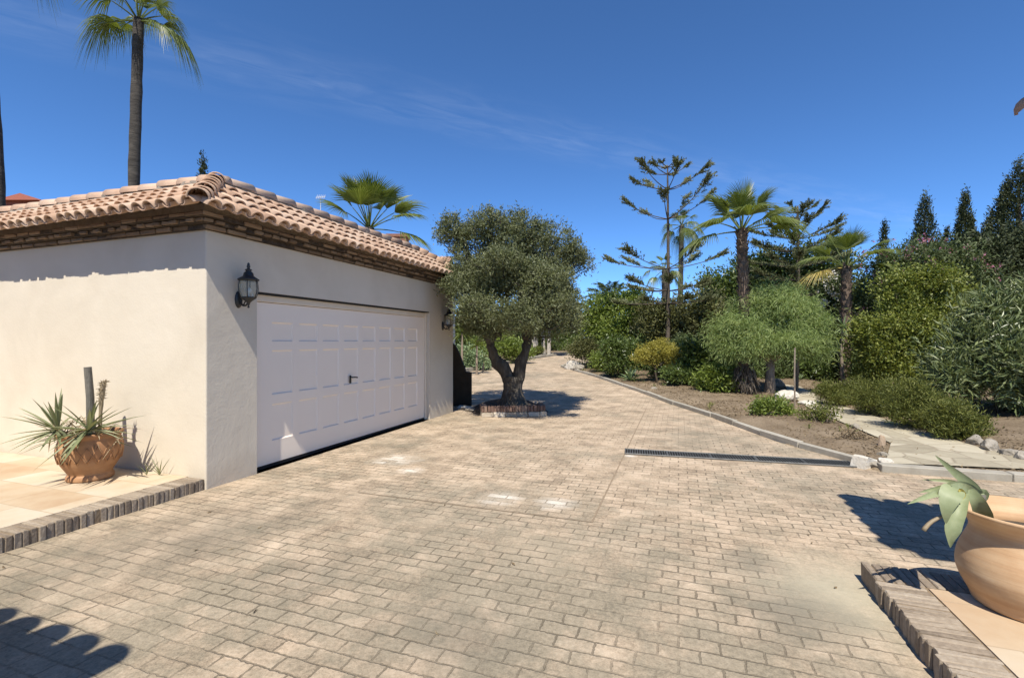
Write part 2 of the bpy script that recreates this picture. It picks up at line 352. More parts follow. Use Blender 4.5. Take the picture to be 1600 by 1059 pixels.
def pot_mat(name, cols, streak):
    m, t, b, _ = newmat(name)
    vec = N(t, 'ShaderNodeTexCoord').outputs['Object']
    mp = N(t, 'ShaderNodeMapping'); mp.inputs['Scale'].default_value = (.22, .22, streak); link(t, vec, mp.inputs[0])
    f = M(t, 'ADD', M(t, 'MULTIPLY', noise(t, 2.0, 6, .6, mp.outputs[0]), .65), M(t, 'MULTIPLY', noise(t, 5, 5, .6, vec), .45))
    link(t, ramp(t, f, cols, [.35, .5, .62, .75]), b.inputs['Base Color']); b.inputs['Roughness'].default_value = .62; b.inputs['Specular IOR Level'].default_value = .3
    bump(t, b, M(t, 'ADD', noise(t, 5, 4, .5, mp.outputs[0]), M(t, 'MULTIPLY', noise(t, 70, 4, .6, vec), .3)), .35, .006); return m
MAT['pot_light'] = pot_mat('buff_terracotta', [(.34, .20, .105), (.44, .28, .155), (.50, .345, .205), (.56, .43, .29)], 9)
MAT['pot_dark'] = pot_mat('orange_terracotta', [(.20, .10, .047), (.32, .165, .08), (.40, .23, .12), (.47, .33, .21)], 1.5)
MAT['potsoil'] = pm('potting_soil', [(.05, .04, .03), (.16, .13, .10)], .95, 20, bs=60, bst=1, bd=.03)
MAT['bark_grey'] = pm('olive_bark', [(.028, .024, .019), (.075, .065, .052), (.17, .15, .122)], .95, 9, bs=22, bst=1, bd=.04, stretch=(1, 1, .35))
MAT['bark_dark'] = pm('dark_bark', [(.03, .024, .018), (.085, .068, .05), (.15, .12, .095)], .95, 8, bs=25, bst=1, bd=.03, stretch=(1, 1, .4))
MAT['bark_tan'] = pm('tan_bark', [(.14, .11, .08), (.25, .20, .15), (.34, .29, .23)], .95, 8, bs=25, bst=.8, bd=.03, stretch=(1, 1, .4))
MAT['palmtrunk'] = pm('ringed_palm_bark', [(.028, .025, .021), (.06, .053, .045), (.115, .10, .084)], .95, 5, bs=14, bst=1, bd=.03, stretch=(.6, .6, 2.5))
MAT['boots'] = pm('fibrous_palm_bark', [(.045, .033, .025), (.13, .095, .07), (.27, .20, .15)], .95, 14, isl=.6, bs=35, bst=.8, bd=.03)
MAT['palewood'] = pm('pale_palm_bark', [(.25, .22, .18), (.40, .36, .31), (.5, .46, .4)], .95, 6, bs=20, bst=.5)
MAT['deadwood'] = pm('grey_dead_stem', [(.07, .065, .055), (.14, .13, .11), (.20, .185, .16)], .9, 18, bs=45, bst=.6, stretch=(1, 1, .5))
MAT['rock'] = pm('limestone_rock', [(.13, .115, .09), (.28, .25, .205), (.45, .41, .35)], .95, 7, bs=20, bst=1, bd=.03)
MAT['whiterock'] = pm('white_stone', [(.36, .33, .28), (.52, .485, .42), (.62, .59, .53)], .9, 6, bs=20, bst=.7, bd=.02)
MAT['brownwall'] = pm('dark_brown_render', [(.030, .021, .013), (.06, .043, .027)], .9, 5, bs=25, bst=.4)
MAT['redwall'] = pm('red_render', [(.24, .075, .05), (.31, .11, .075)], .9, 3, bst=.3)
MAT['housewall'] = pm('white_render', [(.66, .60, .50), (.74, .68, .58)], .9, 3, bst=.3)
MAT['chimney'] = pm('chimney_brick', [(.16, .075, .05), (.27, .14, .09)], .9, 12, bst=.5)
MAT['alu'] = pm('antenna_aluminium', [(.55, .56, .58), (.65, .66, .68)], .4, 6, bst=0, metal=.3)
# leaves
MAT['olive'] = leafmat('olive_leaf', [(.04, .05, .016), (.09, .105, .036), (.15, .165, .065), (.21, .225, .105)], .22, .5, 2.4, .5, (.155, .17, .085))
MAT['fan'] = leafmat('fan_palm_leaf', [(.07, .10, .024), (.15, .19, .048), (.27, .30, .11)], .45, .38, .8, .45, spec=.5)
MAT['fanold'] = leafmat('yellowed_palm_leaf', [(.30, .24, .05), (.42, .33, .08), (.30, .19, .08)], .3, .5, .8, .45)
MAT['skirt'] = leafmat('dead_palm_leaf', [(.035, .027, .02), (.11, .09, .068), (.20, .17, .135)], .1, .8, 3, .7)
MAT['pine'] = leafmat('araucaria_leaf', [(.06, .072, .026), (.14, .152, .065), (.24, .245, .12)], .1, .55, 1.0, .6)
MAT['pinedark'] = leafmat('conifer_leaf', [(.016, .023, .008), (.042, .054, .018), (.085, .10, .036)], .1, .6, .8, .6)
MAT['pepper'] = leafmat('pepper_leaf', [(.12, .18, .055), (.22, .30, .10), (.34, .41, .16), (.50, .51, .24)], .45, .5, 2.2, .45)
MAT['hedge'] = leafmat('glossy_hedge_leaf', [(.025, .045, .012), (.065, .10, .024), (.13, .175, .042), (.23, .27, .075)], .28, .38, 1.8, .5, spec=.5)
MAT['hibiscus'] = leafmat('bright_shrub_leaf', [(.05, .08, .016), (.125, .175, .034), (.225, .285, .055), (.34, .38, .09)], .35, .42, 1.6, .45, spec=.45)
MAT['brownhedge'] = leafmat('bronze_hedge_leaf', [(.035, .042, .015), (.085, .092, .03), (.15, .15, .055), (.19, .215, .06)], .25, .5, .6, .55)
MAT['golden'] = leafmat('golden_leaf', [(.19, .18, .035), (.36, .32, .065), (.50, .45, .11)], .35, .45, 2.0, .6)
MAT['mixed'] = leafmat('yellow_green_leaf', [(.05, .075, .015), (.13, .165, .032), (.25, .27, .055), (.40, .39, .11)], .35, .45, .5, .5)
MAT['bougleaf'] = leafmat('dull_green_leaf', [(.035, .055, .018), (.085, .115, .04), (.165, .195, .08)], .28, .5, 1.8, .5)
MAT['pink'] = leafmat('pink_flower', [(.30, .10, .17), (.42, .17, .25), (.48, .27, .32)], .3, .6, 2, .8)
MAT['whiteflower'] = leafmat('white_flower', [(.65, .6, .52), (.75, .72, .68)], .3, .6, 2, .8)
MAT['oleander'] = leafmat('oleander_leaf', [(.045, .068, .022), (.105, .14, .05), (.20, .235, .10), (.34, .36, .20)], .25, .38, 1.8, .55, spec=.5)
MAT['rosemary'] = leafmat('groundcover_leaf', [(.04, .055, .012), (.09, .11, .022), (.17, .18, .04), (.25, .24, .065)], .25, .55, .7, .5)
MAT['agave'] = leafmat('agave_leaf', [(.13, .19, .085), (.21, .28, .14), (.31, .37, .20)], .15, .42, 2, .5)
MAT['aloe'] = leafmat('aloe_leaf', [(.15, .185, .085), (.23, .265, .14), (.33, .36, .215)], .12, .5, 24, .12)
MAT['aloetip'] = leafmat('yellow_aloe_leaf', [(.50, .42, .08), (.55, .48, .16)], .12, .4, 5, .35)
MAT['yucca'] = leafmat('yucca_leaf', [(.11, .135, .06), (.22, .245, .13), (.36, .37, .24)], .15, .4, 3, .6, spec=.5)
MAT['yuccadry'] = leafmat('dry_yucca_leaf', [(.14, .10, .06), (.28, .22, .14), (.42, .35, .24)], .15, .6, 3, .7)
MAT['litter'] = leafmat('dry_leaf_litter', [(.10, .07, .04), (.20, .145, .085), (.33, .26, .16)], .1, .7, 3, .8)
# ------------------------------------------------------------------ ground, drive, kerbs, path
def dens(poly, step=1.0):
    out = []
    for a, b in zip(poly[:-1], poly[1:]):
        n = max(1, int(np.linalg.norm(b - a) / step)); out += [a + (b - a) * i / n for i in range(n)]
    return out + [poly[-1]]
kerb_r = [gp(1338, 724), gp(1215, 690), gp(1100, 648), gp(1000, 613), gp(930, 589), gp(896, 579)]
kerb_r = [np.array(p[:2]) for p in kerb_r] + [np.array(p) for p in ((2.35, 23.3), (2.9, 24.6), (4.6, 25.6), (8, 26.6), (14, 27.4), (24, 28))]
kerb_l = [np.array(p) for p in ((-9.0, 12.5), (-5.0, 15.8), (-1.9, 20.6), (1.2, 28.6), (3.4, 33.0), (6.2, 35.5), (12, 37), (24, 38))]
C2 = gp(1376, 737)[:2]; kd = NN[:2]
kerb_f = [C2 + kd * s for s in (0, 2, 4, 8, 14)]
drive_poly = [np.array(p) for p in ((-16, -8), (18, -8))] + kerb_f[::-1] + kerb_r + kerb_l[::-1] + [np.array((-11, 11.0)), np.array((-16, 10.0))]
drive_poly = np.array(drive_poly)
def inside(P, poly):
    x, y = P[:, 0], P[:, 1]; c = np.zeros(len(P), bool); n = len(poly); j = n - 1
    for i in range(n):
        xi, yi = poly[i]; xj, yj = poly[j]
        h = ((yi > y) != (yj > y)) & (x < (xj - xi) * (y - yi) / (yj - yi + 1e-12) + xi); c ^= h; j = i
    return c
def pdist(P, poly, closed=True):
    d = np.full(len(P), 1e9); n = len(poly)
    for i in range(n if closed else n - 1):
        a, b = poly[i], poly[(i + 1) % n]; ab = b - a
        t = np.clip(((P - a) @ ab) / (ab @ ab + 1e-12), 0, 1); d = np.minimum(d, np.linalg.norm(P - a - t[:, None] * ab, axis=1))
    return d
def grid_mesh(xs, ys, zf):
    X, Y = np.meshgrid(xs, ys); P = np.stack([X.ravel(), Y.ravel()], 1); Z = zf(P)
    nx, ny = len(xs), len(ys); i = np.arange(nx - 1)[None] + nx * np.arange(ny - 1)[:, None]; i = i.ravel()
    return np.column_stack([P, Z]), np.stack([i, i + 1, i + nx + 1, i + nx], 1)
V, Fq = grid_mesh(np.array([-900, -200, -60, -20, 20, 60, 200, 900.]), np.array([-300, -60, -20, 0, 12, 60, 61, 200, 1200.]), lambda P: gz(P[:, 1]) - .12)
mb = MB(); mb.add(V, [Fq]); g = mb.build('ground', MAT['soil']); g['kind'] = 'structure'
def vnoise(P, sc, seed):
    r = np.random.default_rng(seed); T = r.random((64, 64)); q = P * sc; i = np.floor(q).astype(int); f = q - i; f = f * f * (3 - 2 * f)
    a = T[i[:, 0] % 64, i[:, 1] % 64]; b = T[(i[:, 0] + 1) % 64, i[:, 1] % 64]; c = T[i[:, 0] % 64, (i[:, 1] + 1) % 64]; d = T[(i[:, 0] + 1) % 64, (i[:, 1] + 1) % 64]
    return (a * (1 - f[:, 0]) + b * f[:, 0]) * (1 - f[:, 1]) + (c * (1 - f[:, 0]) + d * f[:, 0]) * f[:, 1]
path_poly = np.array([gp(*p)[:2] for p in ((1384, 730), (1470, 733), (1640, 741), (1640, 722), (1530, 704), (1440, 676), (1350, 649), (1285, 625), (1250, 606), (1226, 603), (1232, 616), (1268, 643), (1335, 672), (1392, 697), (1388, 712))])
def bedz(P):
    ins = inside(P, drive_poly); d = pdist(P, drive_poly); k = np.clip(d / .35, 0, 1)
    z = gz(P[:, 1]) + .075 * k + (vnoise(P, 1.3, 1) - .5) * .10 * k + (vnoise(P, 5, 2) - .5) * .05 * k + (vnoise(P, .35, 3) - .3) * .25 * np.clip((d - 1) / 3, 0, 1)
    pi = inside(P, path_poly); pdd = pdist(P, path_poly); kk = np.where(pi, 0, np.clip(pdd / .5, 0, 1))
    z = z * kk + (gz(P[:, 1]) + .03) * (1 - kk)
    return np.where(ins, gz(P[:, 1]) - .05 - .02, np.where(k < .1, gz(P[:, 1]) + .03 * k * 10, z))
def gzb(x, y): return float(bedz(np.array([[x, y]]))[0])
xs = np.concatenate([np.linspace(-14, 2, 55), np.linspace(2.15, 14, 100), np.linspace(14.4, 34, 40)]); ys = np.concatenate([np.linspace(3.4, 16, 110), np.linspace(16.2, 60, 120)])
V, Fq = grid_mesh(xs, ys, bedz)
mb = MB(); mb.add(V, [Fq]); tag(mb.build('garden_soil', MAT['soil'], smooth=True), kind='structure')
def flat_poly(name, poly, mat, dz, zf=lambda y: gz(y)):
    """flat sheet from an outline, cut where the slope starts so every piece stays planar"""
    mb = MB()
    for lo, hi in ((-1e3, K0), (K0, 1e3)):
        q = [np.array(p) for p in poly]
        for lim, sg in ((lo, 1), (hi, -1)):
            o = []
            for i in range(len(q)):
                a, b = q[i - 1], q[i]; ia, ib = sg * (a[1] - lim) >= 0, sg * (b[1] - lim) >= 0
                if ia != ib: o.append(a + (b - a) * (lim - a[1]) / (b[1] - a[1]))
                if ib: o.append(b)
            q = o
            if not q: break
        if len(q) > 2:
            from mathutils.geometry import tessellate_polygon
            vv = [(p[0], p[1], zf(p[1]) + dz) for p in q]
            tr = tessellate_polygon([[Vector((p[0], p[1], 0)) for p in q]])
            tr = np.array(tr)
            A = np.array(vv); cr = np.cross(A[tr[:, 1]] - A[tr[:, 0]], A[tr[:, 2]] - A[tr[:, 0]])[:, 2]
            tr[cr < 0] = tr[cr < 0][:, ::-1]; mb.add(A, [tr])
    return tag(mb.build(name, mat), kind='structure')
flat_poly('driveway', drive_poly, MAT['drive'], 0.0)
flat_poly('garden_path', path_poly, MAT['flag'], .055)
rng = np.random.default_rng(5)
def kerb(name, pts, side, h=.10, w=.13, stone=.95, mat='kerb'):
    mb = MB(); pts = [np.array(p, float) for p in pts]
    P = np.array(dens(pts, .12)); L = np.concatenate([[0], np.cumsum(np.linalg.norm(np.diff(P, axis=0), axis=1))])
    s = 0
    while s < L[-1] - .2:
        e = min(s + stone, L[-1]); a = np.array([np.interp(s + .008, L, P[:, k]) for k in (0, 1)]); b = np.array([np.interp(e - .008, L, P[:, k]) for k in (0, 1)])
        d = (b - a) / np.linalg.norm(b - a); n = np.array([d[1], -d[0]]) * side; hh = h + rng.normal(0, .006)
        off = rng.normal(0, .005)
        def xf(Q, a=a, b=b, n=n, off=off):
            xy = a + (b - a) * Q[:, :1] + n * (Q[:, 1:2] + off); return np.column_stack([xy, Q[:, 2] + gz(xy[:, 1])])
        l = np.linalg.norm(b - a)
        mb2 = MB(); mb2.bbox((0, 0, -.08), (l, w, hh), .008, .0025, rng)
        Q = np.concatenate(mb2.v); Q[:, 0] /= l; mb.add(xf(Q), mb2.f); s = e
    return tag(mb.build(name, MAT[mat]), kind='structure')
kerb('kerb', kerb_r, 1, .085, .10); kerb('kerb', kerb_f, -1, .09, .15, 1.25); kerb('kerb', kerb_l, -1, .16, .2)
# saw-cut joints in the drive: narrow sunken-looking strips of darker concrete
MAT['joint'] = pm('joint_line', [(.19, .145, .10), (.29, .22, .15)], .95, 12, bst=.3)
MAT['band'] = pm('pale_band', [(.36, .275, .185), (.46, .355, .245), (.53, .42, .30)], .85, 3.2, bs=45, bst=.35)
def strip(name, a, b, w, mat, dz):
    a, b = np.array(a[:2]), np.array(b[:2]); d = (b - a) / np.linalg.norm(b - a); n = np.array([d[1], -d[0]]) * w / 2
    return flat_poly(name, [a - n, b - n, b + n, a + n], mat, dz)
j0 = gp(925, 816); jn = float(NN[:2] @ j0[:2]); ju = float(UU[:2] @ j0[:2])
strip('driveway_joint', un(ju, jn), un(ju + 7.4, jn), .014, MAT['joint'], .004)
strip('driveway_joint', un(ju, jn), un(ju, -3.2), .012, MAT['joint'], .0045)
# ------------------------------------------------------------------ generic builders
def bricks_row(mb, lo_u, hi_u, pitch, depth, z0, z1, origin, du, dn, rng, gap=.007, jit=.002, bev=.006):
    """row of bricks on edge from lo_u to hi_u along du, each 'depth' along dn"""
    u = lo_u
    while u < hi_u - pitch * .4:
        w = pitch * (1 + rng.normal(0, .06)); e = min(u + w, hi_u); dz = rng.normal(0, .0018); dd = rng.normal(0, .004)
        def xf(Q): return origin + Q[:, :1] * du + Q[:, 1:2] * dn + np.column_stack([np.zeros((len(Q), 2)), Q[:, 2]])
        mb.bbox((u + gap / 2, dd, z0), (e - gap / 2, depth + dd, z1 + dz), bev, jit, rng, xf); u = e
    return mb
def tile_face(mb, O, A, I, L, depth, rise, sp, hip0, hip1, rng, course=.31, r=.082, raise_=.0):
    """barrel clay tiles on a sloping face. O eave start, A along the eave, I inwards (unit); hip0/hip1: face narrows like a hip"""
    O, A, I = (np.array(v, float) for v in (O, A, I)); Z = np.array([0, 0, 1.])
    sl = math.hypot(depth, rise); Sd = (I * depth + Z * rise) / sl; Nn = np.cross(A, Sd); Nn = Nn if Nn[2] > 0 else -Nn
    n = int(L / sp); th = np.linspace(0, np.pi, 9)
    for i in range(n):
        a = (i + .5) * L / n
        lim = min(sl, (a / hip0 * sl if hip0 else 9), ((L - a) / hip1 * sl if hip1 else 9))
        for kind in (0, 1):
            aa = a + (L / n / 2 if kind else 0)
            s0 = -.05; k = 0
            while s0 < lim - .03:
                s1 = min(s0 + course * 1.18, lim + .02); jx = rng.normal(0, .005); js = rng.normal(0, .008); tw = rng.normal(0, .006)
                ra, rb = (r * 1.03, r * .83) if kind == 0 else (r * .85, r * .95)
                rows = []
                for s, rr, h, o in ((s0 + js, ra, .030, jx), (s1, rb, .004, jx + tw)):
                    x = np.cos(th) * rr; y = np.sin(th) * rr * (.95 if kind == 0 else -.75) + (h + .012 if kind == 0 else .055 + h * .5)
                    rows.append(O + A * (aa + o + x)[:, None] + Sd * s + Nn * (y + raise_)[:, None])
                x = np.cos(th) * (ra - .016); y = np.sin(th) * (ra - .016) * (.95 if kind == 0 else -.75) + (.030 + .012 if kind == 0 else .070)
                rows.append(O + A * (aa + jx + x)[:, None] + Sd * (s0 + js + .002) + Nn * (y + raise_)[:, None])
                x2 = np.cos(th) * (rb - .016); rows.append(O + A * (aa + jx + tw + x2)[:, None] + Sd * (s1 - .01) + Nn * (np.sin(th) * (rb - .016) * (.95 if kind == 0 else -.75) + (.012 if kind == 0 else .06) + raise_)[:, None])
                Vt = np.concatenate(rows); q = np.arange(8)
                f = [np.stack([q, q + 1, q + 10, q + 9], 1), np.stack([q + 18, q + 19, q + 1, q], 1), np.stack([q + 27, q + 28, q + 19, q + 18], 1)]
                mb.add(Vt, [np.concatenate(f)]); s0 += course; k += 1
    return mb
def cap_row(mb, p0, p1, r, course, rng, taper=.84):
    """overlapping half-round cap tiles from p0 to p1"""
    p0, p1 = np.array(p0, float), np.array(p1, float); d = p1 - p0; L = np.linalg.norm(d); d /= L
    side = np.cross(d, [0, 0, 1.]); side /= np.linalg.norm(side); nn = np.cross(side, d); th = np.linspace(-.12, np.pi + .12, 11); s = 0
    while s < L - .05:
        e = min(s + course * 1.15, L + .04); j = rng.normal(0, .004, 2); rows = []
        for t_, rr, h in ((s, r * 1.05, .018), (e, r * taper, 0), (s + .004, r * 1.05 - .018, .018)):
            rows.append(p0 + d * t_ + side * (np.cos(th) * rr + j[0])[:, None] + nn * (np.sin(th) * rr * .95 + h + j[1])[:, None])
        Vt = np.concatenate(rows); q = np.arange(10)
        mb.add(Vt, [np.concatenate([np.stack([q, q + 1, q + 12, q + 11], 1), np.stack([q + 22, q + 23, q + 1, q], 1)])]); s += course
    return mb
# ------------------------------------------------------------------ garage
GU, GN = 3.704, -4.804
GL, GW, WH = 5.93, 7.4, 2.83
D0, D1, DH, DR = .655, 4.86, 2.2, .10
gar = empty('garage', un(GU, GN), ROT, 'cream rendered garage with clay tile roof and white panelled door', 'garage')
mb = MB()
def quad(*p): mb.add(np.array(p, float), [[0, 1, 2, 3]])
b_ = .018
quad((0, b_, -.2), (0, D0, -.2), (0, D0, WH), (0, b_, WH)); quad((0, D0, DH), (0, D1, DH), (0, D1, WH), (0, D0, WH)); quad((0, D1, -.2), (0, GL - b_, -.2), (0, GL - b_, WH), (0, D1, WH))
quad((0, D0, -.2), (-DR - .1, D0, -.2), (-DR - .1, D0, DH), (0, D0, DH)); quad((-DR - .1, D1, -.2), (0, D1, -.2), (0, D1, DH), (-DR - .1, D1, DH)); quad((0, D1, DH), (0, D0, DH), (-DR - .1, D0, DH), (-DR - .1, D1, DH))
quad((-GW, 0, -.2), (-b_, 0, -.2), (-b_, 0, WH), (-GW, 0, WH)); quad((-b_, GL, -.2), (-GW, GL, -.2), (-GW, GL, WH), (-b_, GL, WH)); quad((-GW, GL, -.2), (-GW, 0, -.2), (-GW, 0, WH), (-GW, GL, WH))
for (c0, c1, a0) in (((-b_, b_), None, -90), ((-b_, GL - b_), None, 0)):
    th = np.radians(a0 + np.linspace(0, 90, 5)); P = np.stack([c0[0] + b_ * np.cos(th), c0[1] + b_ * np.sin(th)], 1)
    for k in range(4): quad((*P[k], -.2), (*P[k + 1], -.2), (*P[k + 1], WH), (*P[k], WH))
quad((0, D0, .0), (0, D1, 0), (-DR - .1, D1, 0.0), (-DR - .1, D0, 0.0))
mb.build('wall', MAT['stucco'], gar)
# cornice: three courses of brick stepping out under the eaves
mb = MB(); core = MB(); rng = np.random.default_rng(11)
X_, Y_ = np.array([1., 0, 0]), np.array([0, 1., 0])
for z0, z1, pr, bl in ((WH - .03, WH + .025, .05, .25), (WH + .025, WH + .075, .115, .125), (WH + .075, WH + .125, .18, .25)):
    core.box((-GW, -pr + .012, z0), (pr - .012, GL + pr * .35 - .012, z1))
    for alt, (O, A, Dn, L) in enumerate((((0, -pr, 0), Y_, X_, GL + pr + pr * .35), ((pr, 0, 0), -X_, -Y_, GW + pr))):
        s = 0; O = np.array(O, float); k = 0
        while s < L - .04:
            w = bl * (1 + rng.normal(0, .03)); e = min(s + w, L); out = pr + rng.normal(0, .011) + (.028 if k % 2 and bl < .2 else 0)
            c = O + A * s
            def xf(Q): return O + A * Q[:, :1] + Dn * Q[:, 1:2] + np.column_stack([np.zeros((len(Q), 2)), Q[:, 2]])
            mb.bbox((s + .010, out - .06, z0 + .007), (e - .010, out, z1 - .007), .006, .0035, rng, xf); s = e; k += 1
cor = mb.build('cornice', MAT['cornbrick'], gar); core.build('mortar', MAT['darksoil'], cor)
# roof: tiled skirt rising to a level ridge all round
EO, EZ, DI, RI, EF, FI = .30, WH + .128, 1.0, .58, .08, .53
rng = np.random.default_rng(3)
mb = MB(); LA, LB_ = GL + EO + EF, GW + 2 * EO
tile_face(mb, (EO, -EO, EZ), Y_, -X_, LA, DI, RI, .178, DI, FI, rng)
tile_face(mb, (EO, -EO, EZ), -X_, Y_, LB_, DI, RI, .178, DI, DI, rng)
tile_face(mb, (EO, GL + EF, EZ), -X_, -Y_, 3.2, FI, RI, .178, DI, 0, rng)
roof = mb.build('roof', MAT['rooftile'], gar, smooth=True)
mb = MB()
e, i_ = EO - .04, EO - DI; zt = EZ + RI; e2 = EO - .20; ez2 = EZ + .16 * RI / DI
e = e2; yf = GL + EF - FI; O4 = [(e, -e, ez2), (e, GL + EF - .06, ez2), (-GW - e, GL + EF - .06, ez2), (-GW - e, -e, ez2)]; I4 = [(i_, -i_, zt - .01), (i_, yf, zt - .01), (-GW - i_, yf, zt - .01), (-GW - i_, -i_, zt - .01)]
mb.add(np.array(O4 + I4 + [(p[0], p[1], EZ - .008) for p in O4]), [[0, 1, 5, 4], [1, 2, 6, 5], [2, 3, 7, 6], [3, 0, 4, 7], [4, 5, 6, 7], [11, 10, 9, 8], [8, 9, 1, 0], [9, 10, 2, 1], [10, 11, 3, 2], [11, 8, 0, 3]])
def wobband(p0, p1, w, h):
    p0, p1 = np.array(p0, float), np.array(p1, float); d = p1 - p0; L = np.linalg.norm(d); d /= L; sd = np.cross(d, [0, 0, 1.]); n = int(L / .09)
    ring = []
    for k in range(n + 1):
        c = p0 + d * L * k / n
        ring.append([c + sd * (w + rng.normal(0, .012)), c + sd * (w * .8 + rng.normal(0, .01)) + Z3 * (h + rng.normal(0, .006)), c - sd * w * .8 + Z3 * h, c - sd * w])
    Vt = np.array(ring).reshape(-1, 3); f = []
    for k in range(n):
        for q in range(3): f.append([k * 4 + q, k * 4 + q + 1, k * 4 + 5 + q, k * 4 + 4 + q])
    mb.add(Vt, f)
Z3 = np.array([0, 0, 1.])
wobband((i_ + .03, -i_, zt - .06), (i_ + .03, yf, zt - .06), .09, .15)
wobband((-GW, -i_ - .03, zt - .06), (i_, -i_ - .03, zt - .06), .09, .15)
mb.build('mortar', MAT['roofdeck'], roof)
mb = MB()
cap_row(mb, (EO + .02, -EO - .02, EZ + .05), (i_ + .02, -i_ - .02, zt + .08), .100, .205, rng)
cap_row(mb, (EO + .02, GL + EF + .02, EZ + .05), (i_ + .02, yf + .02, zt + .08), .11, .21, rng)
cap_row(mb, (i_ + .02, yf, zt + .07), (i_ + .02, -i_, zt + .07), .10, .36, rng, .95)
cap_row(mb, (-GW, -i_ - .02, zt + .07), (i_, -i_ - .02, zt + .07), .10, .36, rng, .95)
mb.build('ridge_tiles', MAT['rooftile'], roof, True)
# door leaf: 8 x 3 sunken panels
dr = None
mb = MB(); x0 = -DR
y0, y1, zb, ztp = D0 + .06, D1 - .06, .045, DH - .115
ys_ = [y0]; mar = .26; pw = (y1 - y0 - 2 * mar + .11) / 8
for k in range(8): ys_ += [y0 + mar + k * pw, y0 + mar + k * pw + pw - .11]
ys_.append(y1)
zs_ = [zb, .327, .794, .917, 1.484, 1.597, 1.843, ztp]
bv, dp = .015, .017
for a in range(len(ys_) - 1):
    for c in range(len(zs_) - 1):
        ya, yb, za, zb2 = ys_[a], ys_[a + 1], zs_[c], zs_[c + 1]
        if a % 2 == 1 and c % 2 == 1:
            o = [(x0, ya, za), (x0, yb, za), (x0, yb, zb2), (x0, ya, zb2)]; n_ = [(x0 - dp, ya + bv, za + bv), (x0 - dp, yb - bv, za + bv), (x0 - dp, yb - bv, zb2 - bv), (x0 - dp, ya + bv, zb2 - bv)]
            mb.add(np.array(o + n_), [[0, 1, 5, 4], [1, 2, 6, 5], [2, 3, 7, 6], [3, 0, 4, 7], [4, 5, 6, 7]])
        else: mb.add(np.array([(x0, ya, za), (x0, yb, za), (x0, yb, zb2), (x0, ya, zb2)]), [[0, 1, 2, 3]])
mb.add(np.array([(x0, y0, zb), (x0, y1, zb), (x0 - .04, y1, zb), (x0 - .04, y0, zb)]), [[3, 2, 1, 0]])
door = mb.build('garage_door', MAT['door'], gar)
mb = MB(); mb.bbox((x0 - .06, D0 + .002, 0.0), (x0 + .035, y0 - .004, DH - .004), .006); mb.bbox((x0 - .06, y1 + .004, 0.0), (x0 + .035, D1 - .002, DH - .004), .006); mb.bbox((x0 - .06, y0 - .004, ztp + .006), (x0 + .028, y1 + .004, DH - .022), .006)
mb.build('door_frame', MAT['frame'], door)
mb = MB(); mb.box((x0 - .05, y0, .002), (x0 + .004, y1, zb - .004)); mb.build('door_gap_shade', MAT['gapshade'], door); mb = MB(); mb.box((x0 - .03, D0 + .02, DH - .02), (-.006, D1 - .02, DH - .004)); mb.build('shadow_gap', MAT['gapshade'], door)  # solid black strips painted as shade: gap under the door, line below the lintel
hy = 2.50; mb = MB()
mb.bbox((x0, hy - .02, .935), (x0 + .012, hy + .02, 1.06), .004); mb.tube([(x0 + .01, hy, 1.03), (x0 + .055, hy, 1.03)], .011, 8); mb.tube([(x0 + .05, hy - .01, 1.03), (x0 + .055, hy + .06, 1.028), (x0 + .055, hy + .11, 1.02)], .011, 8)
mb.build('handle', MAT['iron'], door)
